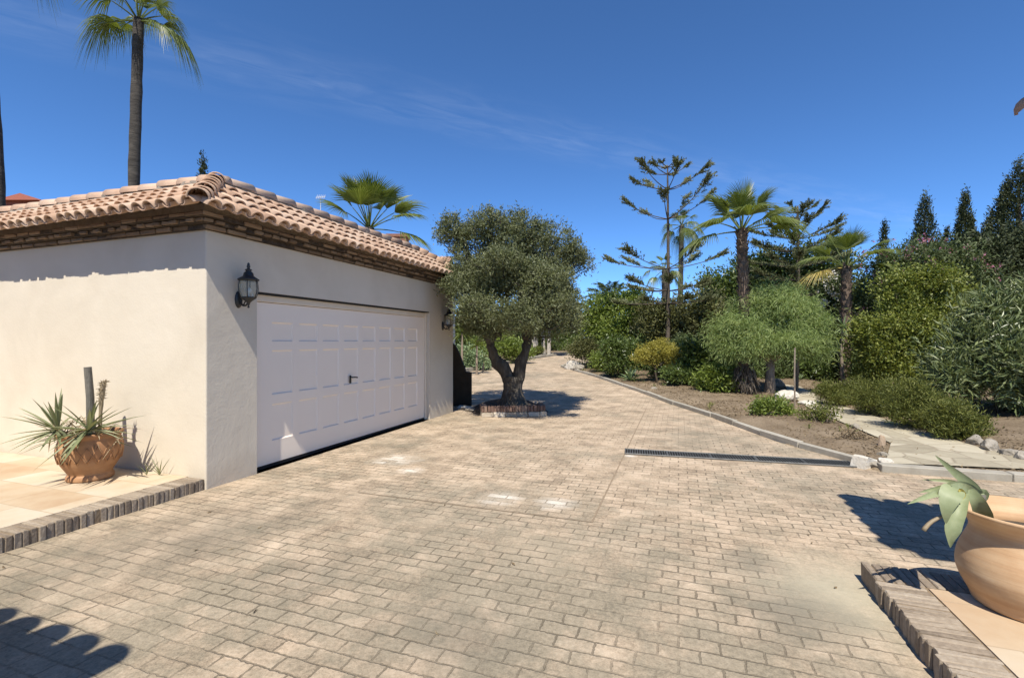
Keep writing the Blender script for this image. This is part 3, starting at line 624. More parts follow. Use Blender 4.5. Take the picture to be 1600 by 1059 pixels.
# ------------------------------------------------------------------ wall lanterns
def lantern(y, z, label):
    p = np.array(gar.location) + UU * y
    t = empty('wall_lantern', (p[0], p[1], z), ROT, label, 'lantern', 'black wall lanterns')
    mb = MB(); th = np.linspace(0, 2 * np.pi, 14, endpoint=False)       # oval back plate on the wall, arm curling out
    Vp = np.concatenate([np.stack([np.full(14, 0.001), np.cos(th) * .05, np.sin(th) * .10 - .09], 1), np.stack([np.full(14, .018), np.cos(th) * .042, np.sin(th) * .09 - .09], 1), np.stack([np.full(14, .03), np.cos(th) * .02, np.sin(th) * .045 - .09], 1)])
    k = np.arange(14); k2 = (k + 1) % 14
    mb.add(Vp, [np.concatenate([np.stack([r * 14 + k, r * 14 + k2, r * 14 + 14 + k2, r * 14 + 14 + k], 1) for r in (0, 1)]), ])
    mb.f.append(np.array([k + 28]))
    mb.tube(smooth_path([(.02, 0, -.10), (.06, 0, -.15), (.11, 0, -.16), (.155, 0, -.125)], 12), .011, 7)
    mb.tube(smooth_path([(.02, 0, -.05), (.045, 0, -.03), (.06, 0, -.055), (.05, 0, -.075), (.04, 0, -.06)], 12), .007, 6)
    mb.tube(smooth_path([(.08, 0, -.155), (.105, 0, -.115), (.13, 0, -.10), (.12, 0, -.085)], 10), .007, 6)
    mb.build('bracket', MAT['iron'], t, True)
    cx_ = .155
    mb = MB(); mb.lathe([(0, .20), (.10, .195), (.112, .205), (.112, .213), (.085, .232), (.055, .252), (.05, .285), (.03, .305), (.028, .312), (.038, .318), (.038, .324), (.016, .335), (.014, .35), (.021, .36), (.013, .375), (.015, .387), (.009, .40), (0, .408)], (cx_, 0, -.075), 24); mb.build('cap', MAT['iron'], t, True)
    mb = MB(); mb.lathe([(0, -.115), (.010, -.112), (.013, -.10), (.006, -.09), (.013, -.075), (.022, -.05), (.045, -.03), (.075, -.008), (.083, .0), (.083, .01), (0, .01)], (cx_, 0, -.075), 24)
    for q in range(6):                                                   # bowed cage bars
        a = q * math.pi / 3 + .2; pr = [(.082, .005), (.102, .06), (.108, .11), (.104, .16), (.098, .2)]
        mb.tube([(cx_ + r * math.cos(a), r * math.sin(a), h - .075) for r, h in pr], .0055, 5)
    mb.build('cage', MAT['iron'], t, True)
    mb = MB(); mb.lathe([(.076, .01), (.095, .06), (.101, .11), (.098, .16), (.09, .196)], (cx_, 0, -.075), 6); mb.build('glass', MAT['glass'], t)
    mb = MB(); mb.lathe([(0, .01), (.016, .012), (.016, .05), (.027, .07), (.03, .09), (.022, .112), (0, .12)], (cx_, 0, -.075), 14); mb.build('bulb', MAT['bulb'], t, True)
    return t
lantern(.40, 2.17, 'black wall lantern on the cream pier left of the garage door')
lantern(5.42, 2.02, 'black wall lantern right of the garage door, beside the olive tree')
# ------------------------------------------------------------------ patios
def patio(name, u0, u1, n0, n1, edges, ztop=.12):
    """tiled slab; edges: list of (side) for the brick-on-edge border"""
    o = MB(); o.box((n0, u0, -.1), (n1, u1, ztop)); ob = o.build(name, MAT['tile']); ob.rotation_euler = (0, 0, ROT); ob['kind'] = 'structure'
    return ob
rng = np.random.default_rng(8)
patio('patio', -6, GU - .004, GN - 9, GN - .262, None)
mb = MB(); bricks_row(mb, -6, GU - .004,   .051, .25, -.05, .122, np.array([0, 0, 0.]) + NN * (GN - .26), UU, NN, rng); ed = mb.build('patio_edging', MAT['edgebrick']); ed['kind'] = 'structure'
mb = MB(); mb.box((GN - .262, -6, -.1), (GN - .018, GU - .006, .113)); c_ = mb.build('patio_edging', MAT['mortar']); c_.rotation_euler = (0, 0, ROT); c_['kind'] = 'structure'
P_U, P_N = 3.763, 1.153
patio('patio', -6, P_U - .262, P_N + .262, 9, None)
mb = MB(); bricks_row(mb, -6, P_U - .256,   .051, .25, -.05, .122, NN * P_N, UU, NN, rng); bricks_row(mb, P_N, 9,  .051, .25, -.05, .122, UU * P_U, NN, -UU, rng)
mb.build('patio_edging', MAT['edgebrick'])['kind'] = 'structure'
mb = MB(); mb.box((P_N + .018, -6, -.1), (P_N + .26, P_U - .258, .113)); mb.box((P_N + .018, P_U - .256, -.1), (9, P_U - .018, .113)); c_ = mb.build('patio_edging', MAT['mortar']); c_.rotation_euler = (0, 0, ROT); c_['kind'] = 'structure'
# ------------------------------------------------------------------ the two houses whose eaves shade the drive
hs_ = empty('house', un(-.35, -2.21), ROT, 'tile-roofed house whose scalloped eave shadow falls on the near left paving', 'house')
mb = MB(); mb.box((-9, -5, -.1), (-.35, -.32, 2.86)); mb.build('wall', MAT['housewall'], hs_)
mb = MB(); rng = np.random.default_rng(21)
tile_face(mb, (0, 0, 2.93), -X_, -Y_, 9, 2.2, .75, .25, 0, 0, rng, .36, .112)
rf = mb.build('roof', MAT['rooftile'], hs_, True); mb = MB(); mb.add(np.array([(0, -.06, 2.90), (-9, -.06, 2.90), (-9, -2.2, 3.62), (0, -2.2, 3.62), (0, -.06, 2.86), (-9, -.06, 2.86), (-9, -2.2, 2.86), (0, -2.2, 2.86)]), [[0, 1, 2, 3], [7, 6, 5, 4], [4, 5, 1, 0], [4, 0, 3, 7], [5, 6, 2, 1], [6, 7, 3, 2]])
mb.build('roof_deck', MAT['roofdeck'], rf)
ph = empty('porch', un(2.2, 2.05), ROT, 'tiled porch whose eave corner pokes in at the right edge of the sky', 'porch')
mb = MB(); rng = np.random.default_rng(22)
tile_face(mb, (0.08, 1.54, 2.97), X_, -Y_, 5, 1.54, .45, .2, 0, 0, rng, .33, .095); cap_row(mb, (.05, 1.60, 2.99), (.05, .02, 3.45), .13, .30, rng, .45)
rf = mb.build('roof', MAT['rooftile'], ph, True)
mb = MB(); mb.add(np.array([(.10, 1.46, 2.96), (5, 1.46, 2.96), (5, 0, 3.38), (.10, 0, 3.38), (.10, 1.46, 2.92), (5, 1.46, 2.92), (5, 0, 3.30), (.10, 0, 3.30)]), [[3, 2, 1, 0], [4, 5, 6, 7], [0, 1, 5, 4], [7, 3, 0, 4], [1, 2, 6, 5], [2, 3, 7, 6]]); mb.build('roof_deck', MAT['roofdeck'], rf)
for q in (1.7, 4.4): mb = MB(); mb.bbox((q, .5, .1), (q + .35, .85, 2.90), .02); mb.build('pillar', MAT['stucco'], ph)
# ------------------------------------------------------------------ drain grate
ga, gb = gp(978, 706), gp(1331, 726); gd = (gb - ga)[:2]; gl = np.linalg.norm(gd); ang = math.atan2(gd[1], gd[0])
dg = empty('drain_grate', (ga[0], ga[1], 0), ang, 'long grey slotted drain grate set across the paving', 'drain grate')
mb = MB(); mb.box((0, -.14, .0045), (gl, .14, .008)); mb.build('pit_shade', MAT['pit_shade'], dg)  # no hollow: flat plate painted black as the shade beneath the slats
mb = MB(); gw = .155
mb.bbox((0, -gw, .003), (gl, -gw + .018, .022), .003); mb.bbox((0, gw - .018, .003), (gl, gw, .022), .003); mb.bbox((-.018, -gw, .003), (-.001, gw, .022), .003); mb.bbox((gl + .001, -gw, .003), (gl + .018, gw, .022), .003); mb.build('frame', MAT['grate'], dg)
mb = MB()
for k in range(int(gl / .034)):
    x = .02 + k * .034; mb.box((x, -gw + .018, .008), (x + .011, gw - .018, .019))
for k in range(1, 5): mb.box((gl * k / 5 - .012, -gw + .019, .009), (gl * k / 5 + .012, gw - .019, .021))
mb.build('slats', MAT['grate'], dg)
# ------------------------------------------------------------------ plants: generators
def leafcards(mb, P, A, L, Wd, rng, fold=.15):
    """one folded rhombic leaf per point"""
    n = len(P); A = A / (np.linalg.norm(A, axis=1)[:, None] + 1e-9)
    r = rng.normal(0, 1, (n, 3)); Sd = np.cross(A, r); Sd /= np.linalg.norm(Sd, axis=1)[:, None] + 1e-9; Nn = np.cross(Sd, A)
    l = L * rng.uniform(.65, 1.25, n)[:, None]; w = Wd * rng.uniform(.7, 1.2, n)[:, None]
    m = P + A * l * .45; V = np.stack([P, m + Sd * w / 2 + Nn * w * fold, P + A * l - Nn * l * .06, m - Sd * w / 2 + Nn * w * fold], 1).reshape(-1, 3)
    mb.add(V, [np.arange(4 * n).reshape(-1, 4)])
def sphere_dirs(n, rng):
    d = rng.normal(0, 1, (n, 3)); return d / np.linalg.norm(d, axis=1)[:, None]
def sublobes(lobes, rng, m=7, fr=(.28, .5)):
    out = []
    for L in lobes:
        c, r = np.array(L[:3]), np.array(L[3:6])
        out.append((c, r * .78))
        for d in sphere_dirs(m, rng):
            if d[2] < -.5: d[2] *= -.4
            out.append((c + d * r * rng.uniform(.62, .85), r * rng.uniform(*fr)))
    return out
def cloud(lobes, n, rng, clump=26, cr=.16, m=7, fr=(.28, .5), shell=.55):
    """clumped leaf positions and outward directions over lumpy lobes"""
    sl = sublobes(lobes, rng, m, fr); wt = np.array([np.prod(r) ** (2 / 3) for c, r in sl]); wt /= wt.sum()
    nc = max(4, n // clump); which = rng.choice(len(sl), nc, p=wt); d = sphere_dirs(nc, rng); rad = shell + (1 - shell) * rng.random(nc) ** .6
    C = np.array([sl[i][0] for i in which]); Rr = np.array([sl[i][1] for i in which]); cc = C + d * Rr * rad[:, None]
    idx = np.repeat(np.arange(nc), clump); mr = float(np.mean(Rr))
    P = cc[idx] + rng.normal(0, 1, (len(idx), 3)) * cr * rng.uniform(.5, 1.3, nc)[idx][:, None]
    return P, d[idx]
def limbs(mb, base, fork, ends, r0, rng, wig=.08, sides=7):
    base, fork = np.array(base, float), np.array(fork, float)
    mb.tube(smooth_path([base, base * .5 + fork * .5 + rng.normal(0, wig * .4, 3), fork], 7), np.linspace(r0 * 1.25, r0 * .8, 7), sides + 2, True, .06, rng)
    for e in ends:
        e = np.array(e, float); mid = fork * .5 + e * .5 + rng.normal(0, wig, 3) * np.linalg.norm(e - fork)
        mb.tube(smooth_path([fork - (0, 0, r0 * .5), mid, e], 8), np.linspace(r0 * .62, r0 * .12, 8), sides, True, .05, rng)
def shrub(name, loc, lobes, n, L, Wd, mat, label, cat, group=None, seed=0, cr=.14, clump=22, out=.7, up=.25, droop=0, m=7, fr=(.28, .5), stems=3, stem_r=.02, stem_mat='bark_dark', shell=.55, crown='foliage', trunk=None):
    """bush or small tree: crown of leaf cards on stems; lobes are relative to loc"""
    rng = np.random.default_rng(seed + 100); t = empty(name, loc, 0, label, cat, group)
    P, d = cloud(lobes, n, rng, clump, cr, m, fr, shell)
    keep = P[:, 2] > .02; P, d = P[keep], d[keep]
    A = d * out + rng.normal(0, .55, d.shape) + np.array([0, 0, up - droop])
    mb = MB(); leafcards(mb, P, A, L, Wd, rng); mb.build(crown, MAT[mat], t)
    mb = MB()
    ends = [np.array(l[:3]) + np.array(l[3:6]) * rng.uniform(-.3, .5, 3) for l in lobes for _ in range(max(1, stems // len(lobes)))]
    if trunk: limbs(mb, (0, 0, -.1), trunk, ends, stem_r, rng)
    else:
        for e_ in ends:
            b0 = np.array([rng.normal(0, .06), rng.normal(0, .06), -.1]) * (1, 1, 1)
            b0[:2] += e_[:2] * .35
            mb.tube(smooth_path([b0, b0 * .5 + e_ * .5 + rng.normal(0, .08, 3), e_], 6), np.linspace(stem_r, stem_r * .3, 6), 5, True)
    mb.build('trunk' if trunk else 'stems', MAT[stem_mat], t, True)
    return t
def blade(mb, path, width, fold=.25, up=None, thick=0):
    """strap leaf along a path, folded along its midrib"""
    path = np.asarray(path, float); n = len(path); T = np.gradient(path, axis=0); T /= np.linalg.norm(T, axis=1)[:, None] + 1e-9
    up = np.array([0, 0, 1.]) if up is None else np.array(up, float); Sd = np.cross(T, up); ln = np.linalg.norm(Sd, axis=1)[:, None]; Sd = np.where(ln > .08, Sd / (ln + 1e-9), np.array([1., .1, 0])); Nn = np.cross(Sd, T)
    w = np.asarray(width)[:, None] / 2; V = np.stack([path - Sd * w + Nn * w * fold * 2, path, path + Sd * w + Nn * w * fold * 2], 1).reshape(-1, 3); f = []
    for i in range(n - 1): f += [[3 * i, 3 * i + 1, 3 * i + 4, 3 * i + 3], [3 * i + 1, 3 * i + 2, 3 * i + 5, 3 * i + 4]]
    mb.add(V, f)
    if thick:
        V2 = V.copy(); V2[1::3] -= Nn * thick * (np.asarray(width) / max(width))[:, None] * 1.0
        mb.add(V2, [q[::-1] for q in f])
def rosette(mb, c, n, L, Wd, rng, el=(0, 80), droop=.15, az=(0, 360), seg=6, jitter=.25):
    for k in range(n):
        a = R(az[0] + (az[1] - az[0]) * ((k * .618) % 1) + rng.normal(0, 6)); e = R(rng.uniform(*el)); l = L * rng.uniform(1 - jitter, 1.1)
        d = np.array([math.cos(a) * math.cos(e), math.sin(a) * math.cos(e), math.sin(e)]); t = np.linspace(0, 1, seg)
        p = np.array(c) + d * (t * l)[:, None]; p[:, 2] -= droop * l * t ** 2
        blade(mb, p, Wd * np.array([.55, .9, 1, .8, .45, .04])[:seg], .3)
def frond(C, az, el, Lp, Rb, rng, seg=38, droop=.5, mat='fan', parent=None, spread=118):
    """fan palm leaf: bare stalk, pleated blade split into hanging tips"""
    mb = MB(); C = np.array(C, float); h = np.array([math.cos(az), math.sin(az), 0]); d0 = h * math.cos(el) + Z3 * math.sin(el)
    t = np.linspace(0, 1, 8); sag = .16 * math.cos(el)
    P = C + d0 * (t * Lp)[:, None]; P[:, 2] -= sag * Lp * t ** 2
    mb.tube(P, np.linspace(.028, .013, 8), 5)
    Hh = P[-1]; d = P[-1] - P[-2]; d /= np.linalg.norm(d); s = np.cross(d, Z3); s /= np.linalg.norm(s); nrm = np.cross(s, d)
    ths = np.radians(np.linspace(-spread, spread, seg)); dth = ths[1] - ths[0]
    fr = np.array([.03, .28, .55, .78, 1.0]); wf = np.array([.03, .28, .46, .27, .02])
    Vs = []; Fs = []; b = 0
    tw = rng.normal(0, .12); fold = rng.uniform(.12, .32)
    for k, a in enumerate(ths):
        rl = Rb * (1 - .22 * (abs(a) / R(spread)) ** 1.5) * rng.uniform(.92, 1.06)
        dirv = math.cos(a) * d + math.sin(a) * s + nrm * (fold * abs(math.sin(a)) + tw * math.sin(a)) * .8; dirv /= np.linalg.norm(dirv)
        pv = np.cross(nrm, dirv); pv /= np.linalg.norm(pv)
        tipd = rng.uniform(.7, 1.3) * droop
        pts = Hh + dirv * (fr * rl)[:, None]; pts[:, 2] -= tipd * rl * np.maximum(fr - .42, 0) ** 1.6 * 1.9; pts[:, 2] -= .10 * rl * fr ** 2
        hw = (wf * rl * dth * .56)[:, None]; pl = nrm * (wf * rl * dth * .28)[:, None]
        V = np.stack([pts - pv * hw - pl, pts + pl, pts + pv * hw - pl], 1).reshape(-1, 3)
        q = []
        for i in range(4): q += [[3 * i + b, 3 * i + 1 + b, 3 * i + 4 + b, 3 * i + 3 + b], [3 * i + 1 + b, 3 * i + 2 + b, 3 * i + 5 + b, 3 * i + 4 + b]]
        Vs.append(V); Fs += q; b += 15
    mb.add(np.concatenate(Vs), [np.array(Fs)])
    return mb.build('frond', MAT[mat], parent)
def fan_palm(loc, H, tr, fr, Lp, Rb, label, seed, trunk='palmtrunk', boots=False, lean=(0, 0), skirt=0, old=2, droop=.5, group=None, extra=()):
    """fr: list of (azimuth deg, elevation deg) or a number"""
    rng = np.random.default_rng(seed); t = empty('fan_palm', loc, 0, label, 'palm tree', group)
    top = np.array([lean[0], lean[1], H]); bend = np.array([lean[0] * .1, lean[1] * .1, H * .45]); path = smooth_path([(0, 0, -.2), bend, top], 40)
    rad = tr * (1 + .35 * np.exp(-np.linspace(0, 1, 40) * 9)) * np.linspace(1, .82, 40) * (1 + .03 * np.sin(np.arange(40) * 2.1)); rad = np.asarray(rad)
    mb = MB(); mb.tube(path, rad, 14, True, .03, rng); mb.build('trunk', MAT[trunk], t, True)
    if boots:
        mb = MB(); n = int(H * 62)
        for k in range(n):
            f = (k + .5) / n * .985; i = min(int(f * 39), 38); c = path[i] * (1 - (f * 39 - i)) + path[i + 1] * (f * 39 - i); a = k * 2.39996 + rng.normal(0, .1)
            o = np.array([math.cos(a), math.sin(a), 0]); sdv = np.array([-math.sin(a), math.cos(a), 0]); r = float(np.interp(f * 39, range(40), rad)); l = .15 * rng.uniform(.7, 1.2); w = .06
            b0 = c + o * r * .93; tp = c + o * (r + .055 * rng.uniform(.6, 1.6)) + Z3 * l
            mb.add(np.array([b0 - sdv * w, b0 + sdv * w, tp + sdv * w * .5, tp - sdv * w * .5, b0 - sdv * w * .8 - Z3 * .06, b0 + sdv * w * .8 - Z3 * .06]), [[0, 1, 2, 3], [4, 5, 1, 0]])
        mb.build('leaf_bases', MAT['boots'], t)
    if skirt:
        mb = MB(); n = 420; f = rng.uniform(0, skirt, n); a = rng.uniform(0, 6.28, n); o = np.stack([np.cos(a), np.sin(a), np.zeros(n)], 1)
        P = path[np.minimum((f / H * 39).astype(int), 39)] * (1, 1, 0) + o * (tr * 1.1 + rng.uniform(0, .09, n)[:, None]) + Z3 * (f + .25)[:, None]
        leafcards(mb, P, o * .22 + rng.normal(0, .22, (n, 3)) - Z3 * 1.1, .34, .045, rng); mb.build('dead_skirt', MAT['skirt'], t)
    C = top - Z3 * .06
    if isinstance(fr, int):
        fr = [((k * 137.5 + rng.normal(0, 9)) % 360, 82 - 118 * ((k + .5) / fr) ** .95 + rng.normal(0, 6)) for k in range(fr)]
    for k, (a, e_) in enumerate(list(fr) + list(extra)):
        f = max(0, min(1, (80 - e_) / 110)); m_ = 'fanold' if k >= len(fr) - old else 'fan'
        frond(C, R(a), R(e_), Lp * (.95 + .2 * f) * rng.uniform(.9, 1.1), Rb * rng.uniform(.88, 1.08), rng, droop=droop * (.3 + 1.7 * f), spread=(rng.uniform(48, 66) if e_ > 45 else rng.uniform(64, 88)), mat=m_, parent=t)
    return t
def araucaria(loc, H, whorls, tr, label, seed, n_br=6, tuft=.55, mat='pine', group=None):
    """whorls: (height, branch length, rise). Branches bare near the trunk, tufted at the ends"""
    rng = np.random.default_rng(seed); t = empty('araucaria_tree', loc, 0, label, 'conifer tree', group)
    mb = MB(); mb.tube(smooth_path([(0, 0, -.2), (.03, 0, H * .5), (0, 0, H)], 24), np.linspace(tr, tr * .22, 24), 10, True, .04, rng); lf = MB()
    for wi, (h, L, rise, nb) in enumerate(whorls):
        a0 = rng.uniform(0, 6.28)
        for k in range(nb):
            a = a0 + k * 2 * math.pi / nb + rng.normal(0, .14); l = L * rng.uniform(.85, 1.1); o = np.array([math.cos(a), math.sin(a), 0]); ri = rise * rng.uniform(.7, 1.25)
            p = smooth_path([(0, 0, h), o * l * .4 + Z3 * (h + ri * l * .22), o * l * .8 + Z3 * (h + ri * l * .62), o * l + Z3 * (h + ri * l)], 12)
            mb.tube(p, np.linspace(.024, .008, 12), 5)
            f0 = 1 - tuft; nn_ = int(34 * l / 1.6 * (1.7 if tuft > .7 else 1.15))
            for q in range(nn_):                                           # upswept side twigs clothed in short scale leaves
                f = f0 + (1 - f0) * rng.random() ** .55; b = np.array([np.interp(f * 11, range(12), p[:, j]) for j in range(3)]); sd = np.cross(o, Z3) * rng.choice([-1, 1])
                td = o * .75 + sd * rng.uniform(.15, .9) + Z3 * rng.uniform(.15, .85); td /= np.linalg.norm(td); tl = rng.uniform(.14, .34) * (.7 + .3 * l)
                s = rng.random(16); P = b + td * (s * tl)[:, None]; leafcards(lf, P, td * .9 + rng.normal(0, .45, (16, 3)) + Z3 * .2, .10, .035, rng)
    mb.build('trunk', MAT['bark_dark'], t, True); lf.build('needles', MAT[mat], t)
    return t
def cypress(loc, H, rad, label, seed, n=7000, ragged=.3, mat='pinedark', group=None, L=.12, Wd=.05):
    n *= 4; rng = np.random.default_rng(seed); t = empty('cypress_tree', loc, 0, label, 'conifer tree', group)
    nb = n // 30; f = 1 - (1 - rng.random(nb)) ** .62; a = rng.uniform(0, 6.28, nb); lump = 1 + ragged * np.sin(f * 23 + a * 2) * .6 + rng.normal(0, ragged * .4, nb)
    rr = rad * (1 - f) ** .95 * np.clip(f * 9 + .45, 0, 1) * lump; o = np.stack([np.cos(a), np.sin(a), np.zeros(nb)], 1)
    c = o * rr[:, None] * (.55 + .45 * rng.random(nb) ** .5)[:, None] + Z3 * (f * H)[:, None]; i = np.repeat(np.arange(nb), 30)
    P = c[i] + rng.normal(0, 1, (nb * 30, 3)) * np.array([.07, .07, .16]) * min(1, rad); A = o[i] * .55 + Z3 * .9 + rng.normal(0, .4, P.shape)
    mb = MB(); leafcards(mb, P, A, L, Wd, rng); mb.build('crown', MAT[mat], t)
    mb = MB(); mb.tube([(0, 0, -.2), (0, 0, H * .9)], [rad * .14, .02], 8); mb.build('trunk', MAT['bark_dark'], t)
    return t
def rock(loc, s, label, seed, mat='rock', group=None, name='rock', sub=3, rough=.28, cat='rock'):
    import bmesh
    rng = np.random.default_rng(seed); bm = bmesh.new(); bmesh.ops.create_icosphere(bm, subdivisions=sub, radius=1)
    V = np.array([v.co[:] for v in bm.verts]); pl = sphere_dirs(11, rng); dd = rng.uniform(.55, .9, 11)
    for p, d in zip(pl, dd):                                              # planar chips
        k = V @ p; m = k > d; V[m] -= (k[m] - d)[:, None] * p * .85
    V += V * (vnoise(V[:, :2] * 2 + 9, 1.7, seed) - .5)[:, None] * rough + rng.normal(0, .012, V.shape)
    for v, c in zip(bm.verts, V): v.co = c
    fl = [[l.index for l in f.verts] for f in bm.faces]; bm.free()
    mb = MB(); mb.add(V * np.array(s) + np.array([0, 0, s[2] * .55]), fl); o = mb.build(name, MAT[mat]); o.location = loc; o.rotation_euler = (0, 0, rng.uniform(0, 6.28)); tag(o, label, cat, group)
    return o
# ------------------------------------------------------------------ potted plants
def pot(loc, prof, label, mat, soil, decor=False):
    t = empty('terracotta_pot', loc, 0, label, 'pot')
    mb = MB(); mb.lathe(prof, (0, 0, 0), 64); mb.build('body', MAT[mat], t, True)
    mb = MB(); r, z = soil; mb.lathe([(r, z - .01), (r * .8, z + .004), (r * .4, z + .012), (0, z + .008)], (0, 0, 0), 32); mb.build('soil', MAT['potsoil'], t, True)
    if decor:
        mb = MB()
        for k in range(20):
            for sg in (-1, 1):
                a = k * math.pi / 10; P = []
                for q in np.linspace(0, 1, 7):
                    aa = a + sg * q * math.pi / 10; zz = .20 + .17 * q; rr = float(np.interp(zz, [.2, .28, .37], [.260, .277, .275])); P.append((rr * math.cos(aa), rr * math.sin(aa), zz))
                mb.tube(P, .007, 5)
        mb.build('relief_pattern', MAT[mat], t, True)
    return t
RP = np.array([2.87, 2.62, .121])
prof_r = [(0, 0), (.225, 0), (.238, .012), (.252, .05), (.287, .12), (.303, .175), (.304, .215), (.295, .27), (.272, .335), (.252, .385), (.245, .42), (.256, .452), (.285, .488), (.304, .508), (.312, .520), (.308, .530), (.296, .529), (.278, .508), (.250, .465), (.228, .42), (.235, .38)]
def fine(prof, n): return smooth_path([(a, b, 0) for a, b in prof], n)[:, :2]
pot(RP, np.concatenate([[(0, 0), (.2, 0)], fine(prof_r[1:], 70)]), 'large buff terracotta urn with flared rim on the right patio', 'pot_light', (.235, .415))
LPX = np.array([-4.56, 5.11, .121])
prof_l = [(.0, 0), (.235, 0), (.25, .015), (.245, .05), (.23, .07), (.262, .12), (.31, .19), (.338, .27), (.345, .33), (.335, .39), (.32, .43), (.325, .45), (.345, .47), (.345, .49), (.325, .495), (.305, .475), (.30, .44), (.30, .40)]
prof_l = [(a * .81, b * 1.02) for a, b in prof_l]
pot(LPX, np.concatenate([[(0, 0), (.1, 0)], fine(prof_l[1:], 60)]), 'orange terracotta pot with diamond relief by the cream wall', 'pot_dark', (.236, .43), True)
# aloe leaning over the rim of the right urn
def P3(px, py, y): return np.array([xat(px, y), y, zat(py, y)])
al = empty('aloe_plant', RP + np.array([-.15, .12, .42]), 0, 'drooping grey-green aloe leaning out of the large buff urn', 'plant')
off = np.array(al.location); rng = np.random.default_rng(31)
def ablade(pts, w, up=None, thick=.012, n=14, mat='aloe', prof=None, fold=.22):
    p = smooth_path([np.array(q) - off for q in pts], n); t = np.linspace(0, 1, n); pr = np.interp(t, [0, .25, .6, .85, 1], [.7, 1, .75, .35, .03]) if prof is None else np.interp(t, *prof)
    mb = MB(); blade(mb, p, w * pr, fold, up, thick); mb.build('leaf', MAT[mat], al, True)
base = P3(1530, 772, 2.74); VW = (-.67, -.70, .22)
ablade([base, P3(1512, 754, 2.76), P3(1490, 736, 2.78), P3(1461, 711, 2.80)], .062, VW)
ablade([base, P3(1503, 758, 2.70), P3(1472, 762, 2.66), P3(1436, 769, 2.64)], .050, VW, fold=.3)
ablade([base, P3(1500, 765, 2.68), P3(1465, 770, 2.63), P3(1418, 787, 2.60)], .062, VW, fold=.3)
ablade([base, P3(1512, 763, 2.68), P3(1500, 762, 2.64), P3(1490, 765, 2.615)], .060, VW, n=10, prof=([0, .4, 1], [.45, .8, 1]), fold=.12, thick=.005)
ablade([P3(1492, 762, 2.615), P3(1484, 776, 2.59), P3(1479, 797, 2.58), P3(1478, 818, 2.59)], .105, VW, prof=([0, .12, .35, .7, 1], [.75, 1, .92, .45, .02]), fold=.06, thick=.005)
ablade([P3(1508, 770, 2.66), P3(1500, 795, 2.6), P3(1490, 822, 2.58), P3(1486, 840, 2.58), P3(1485, 855, 2.59)], .070, VW, prof=([0, .3, .55, .8, 1], [.5, .9, 1, .4, .03]), fold=.3)
ablade([P3(1516, 764, 2.68), P3(1527, 782, 2.66), P3(1534, 798, 2.68), P3(1538, 812, 2.72)], .085, VW, prof=([0, .3, .7, 1], [.4, .8, 1, .9]), fold=.2)
ablade([P3(1500, 764, 2.59), P3(1505, 772, 2.59), P3(1504, 780, 2.59)], .028, VW, mat='aloetip', n=8)
ablade([base, P3(1538, 770, 2.74), P3(1541, 782, 2.74)], .05, VW, n=8)
ablade([P3(1502, 757, 2.8), P3(1478, 751, 2.86), P3(1440, 749, 2.9)], .026, VW, n=9)
mb = MB(); mb.tube(smooth_path([np.array(q) - off for q in (P3(1500, 790, 2.64), P3(1478, 803, 2.62), P3(1455, 815, 2.62), P3(1443, 828, 2.62))], 9), np.linspace(.006, .012, 9), 6); mb.build('dry_stalk', MAT['yuccadry'], al, True)
mb = MB(); mb.tube(smooth_path([(.03, .02, -.06), (0, -.0, .02), np.array(base) - off], 8), np.linspace(.035, .028, 8), 9, True, .06, rng); mb.build('stem', MAT['deadwood'], al, True)
# sparse yucca in the left pot: two drooping rosettes, a sawn trunk and a dead stalk
yu = empty('yucca_plant', LPX + np.array([0, 0, .42]), 0, 'spiky yucca with a sawn grey trunk in the left pot', 'plant'); rng = np.random.default_rng(33)
mb = MB(); mb.tube([(0.02, .0, -.05), (.0, 0, .2), (-.005, .0, .45), (-.03, 0, .78)], [.042, .037, .035, .034], 12, True, .03, rng); mb.build('trunk', MAT['deadwood'], yu)
mb = MB(); pth = smooth_path([(.10, 0, .05), (.11, 0, .3), (.13, -.01, .48), (.15, -.01, .63)], 10); mb.tube(pth, [.014, .015, .016, .016, .018, .022, .024, .026, .026, .016], 8, True, .12, rng)
n = 130; f = rng.uniform(.55, 1, n); P = np.stack([np.interp(f * 9, range(10), pth[:, k]) for k in range(3)], 1); leafcards(mb, P, rng.normal(0, 1, (n, 3)) + (0, 0, .3), .055, .012, rng); mb.build('dead_stalk', MAT['yuccadry'], yu)
for c, az, nn in (((-.22, -.14, .12), (100, 330), 28), ((.14, -.18, .13), (205, 420), 24), ((-.02, -.08, .06), (0, 360), 14)):
    mb = MB(); mb.tube(smooth_path([(c[0] * .4, c[1] * .2, -.03), (c[0] * .8, c[1] * .7, .05), c], 6), [.025, .03, .03, .032, .03, .02], 7)
    rosette(mb, c, nn, .48, .034, rng, (-38, 75), .10, az); mb.build('leaves', MAT['yucca'], yu)
mb = MB()
for k in range(80):
    c = np.array([rng.normal(-.03, .15), rng.normal(-.06, .1), rng.uniform(.02, .16)]); rosette(mb, c, 1, .3, .016, rng, (-50, 60), .25, (rng.uniform(0, 360),) * 2)
mb.build('dry_leaves', MAT['yuccadry'], yu)
wd = empty('weed_tuft', un(GU - .05, GN - .62, .12), 0, 'thin grass weed at the foot of the cream wall', 'weed'); mb = MB(); rng = np.random.default_rng(35)
rosette(mb, (0, -.02, 0), 9, .26, .012, rng, (45, 85), .08, (180, 360)); rosette(mb, (-.14, -.02, 0), 4, .2, .011, rng, (50, 85), .08, (180, 360)); mb.build('blades', MAT['yucca'], wd)
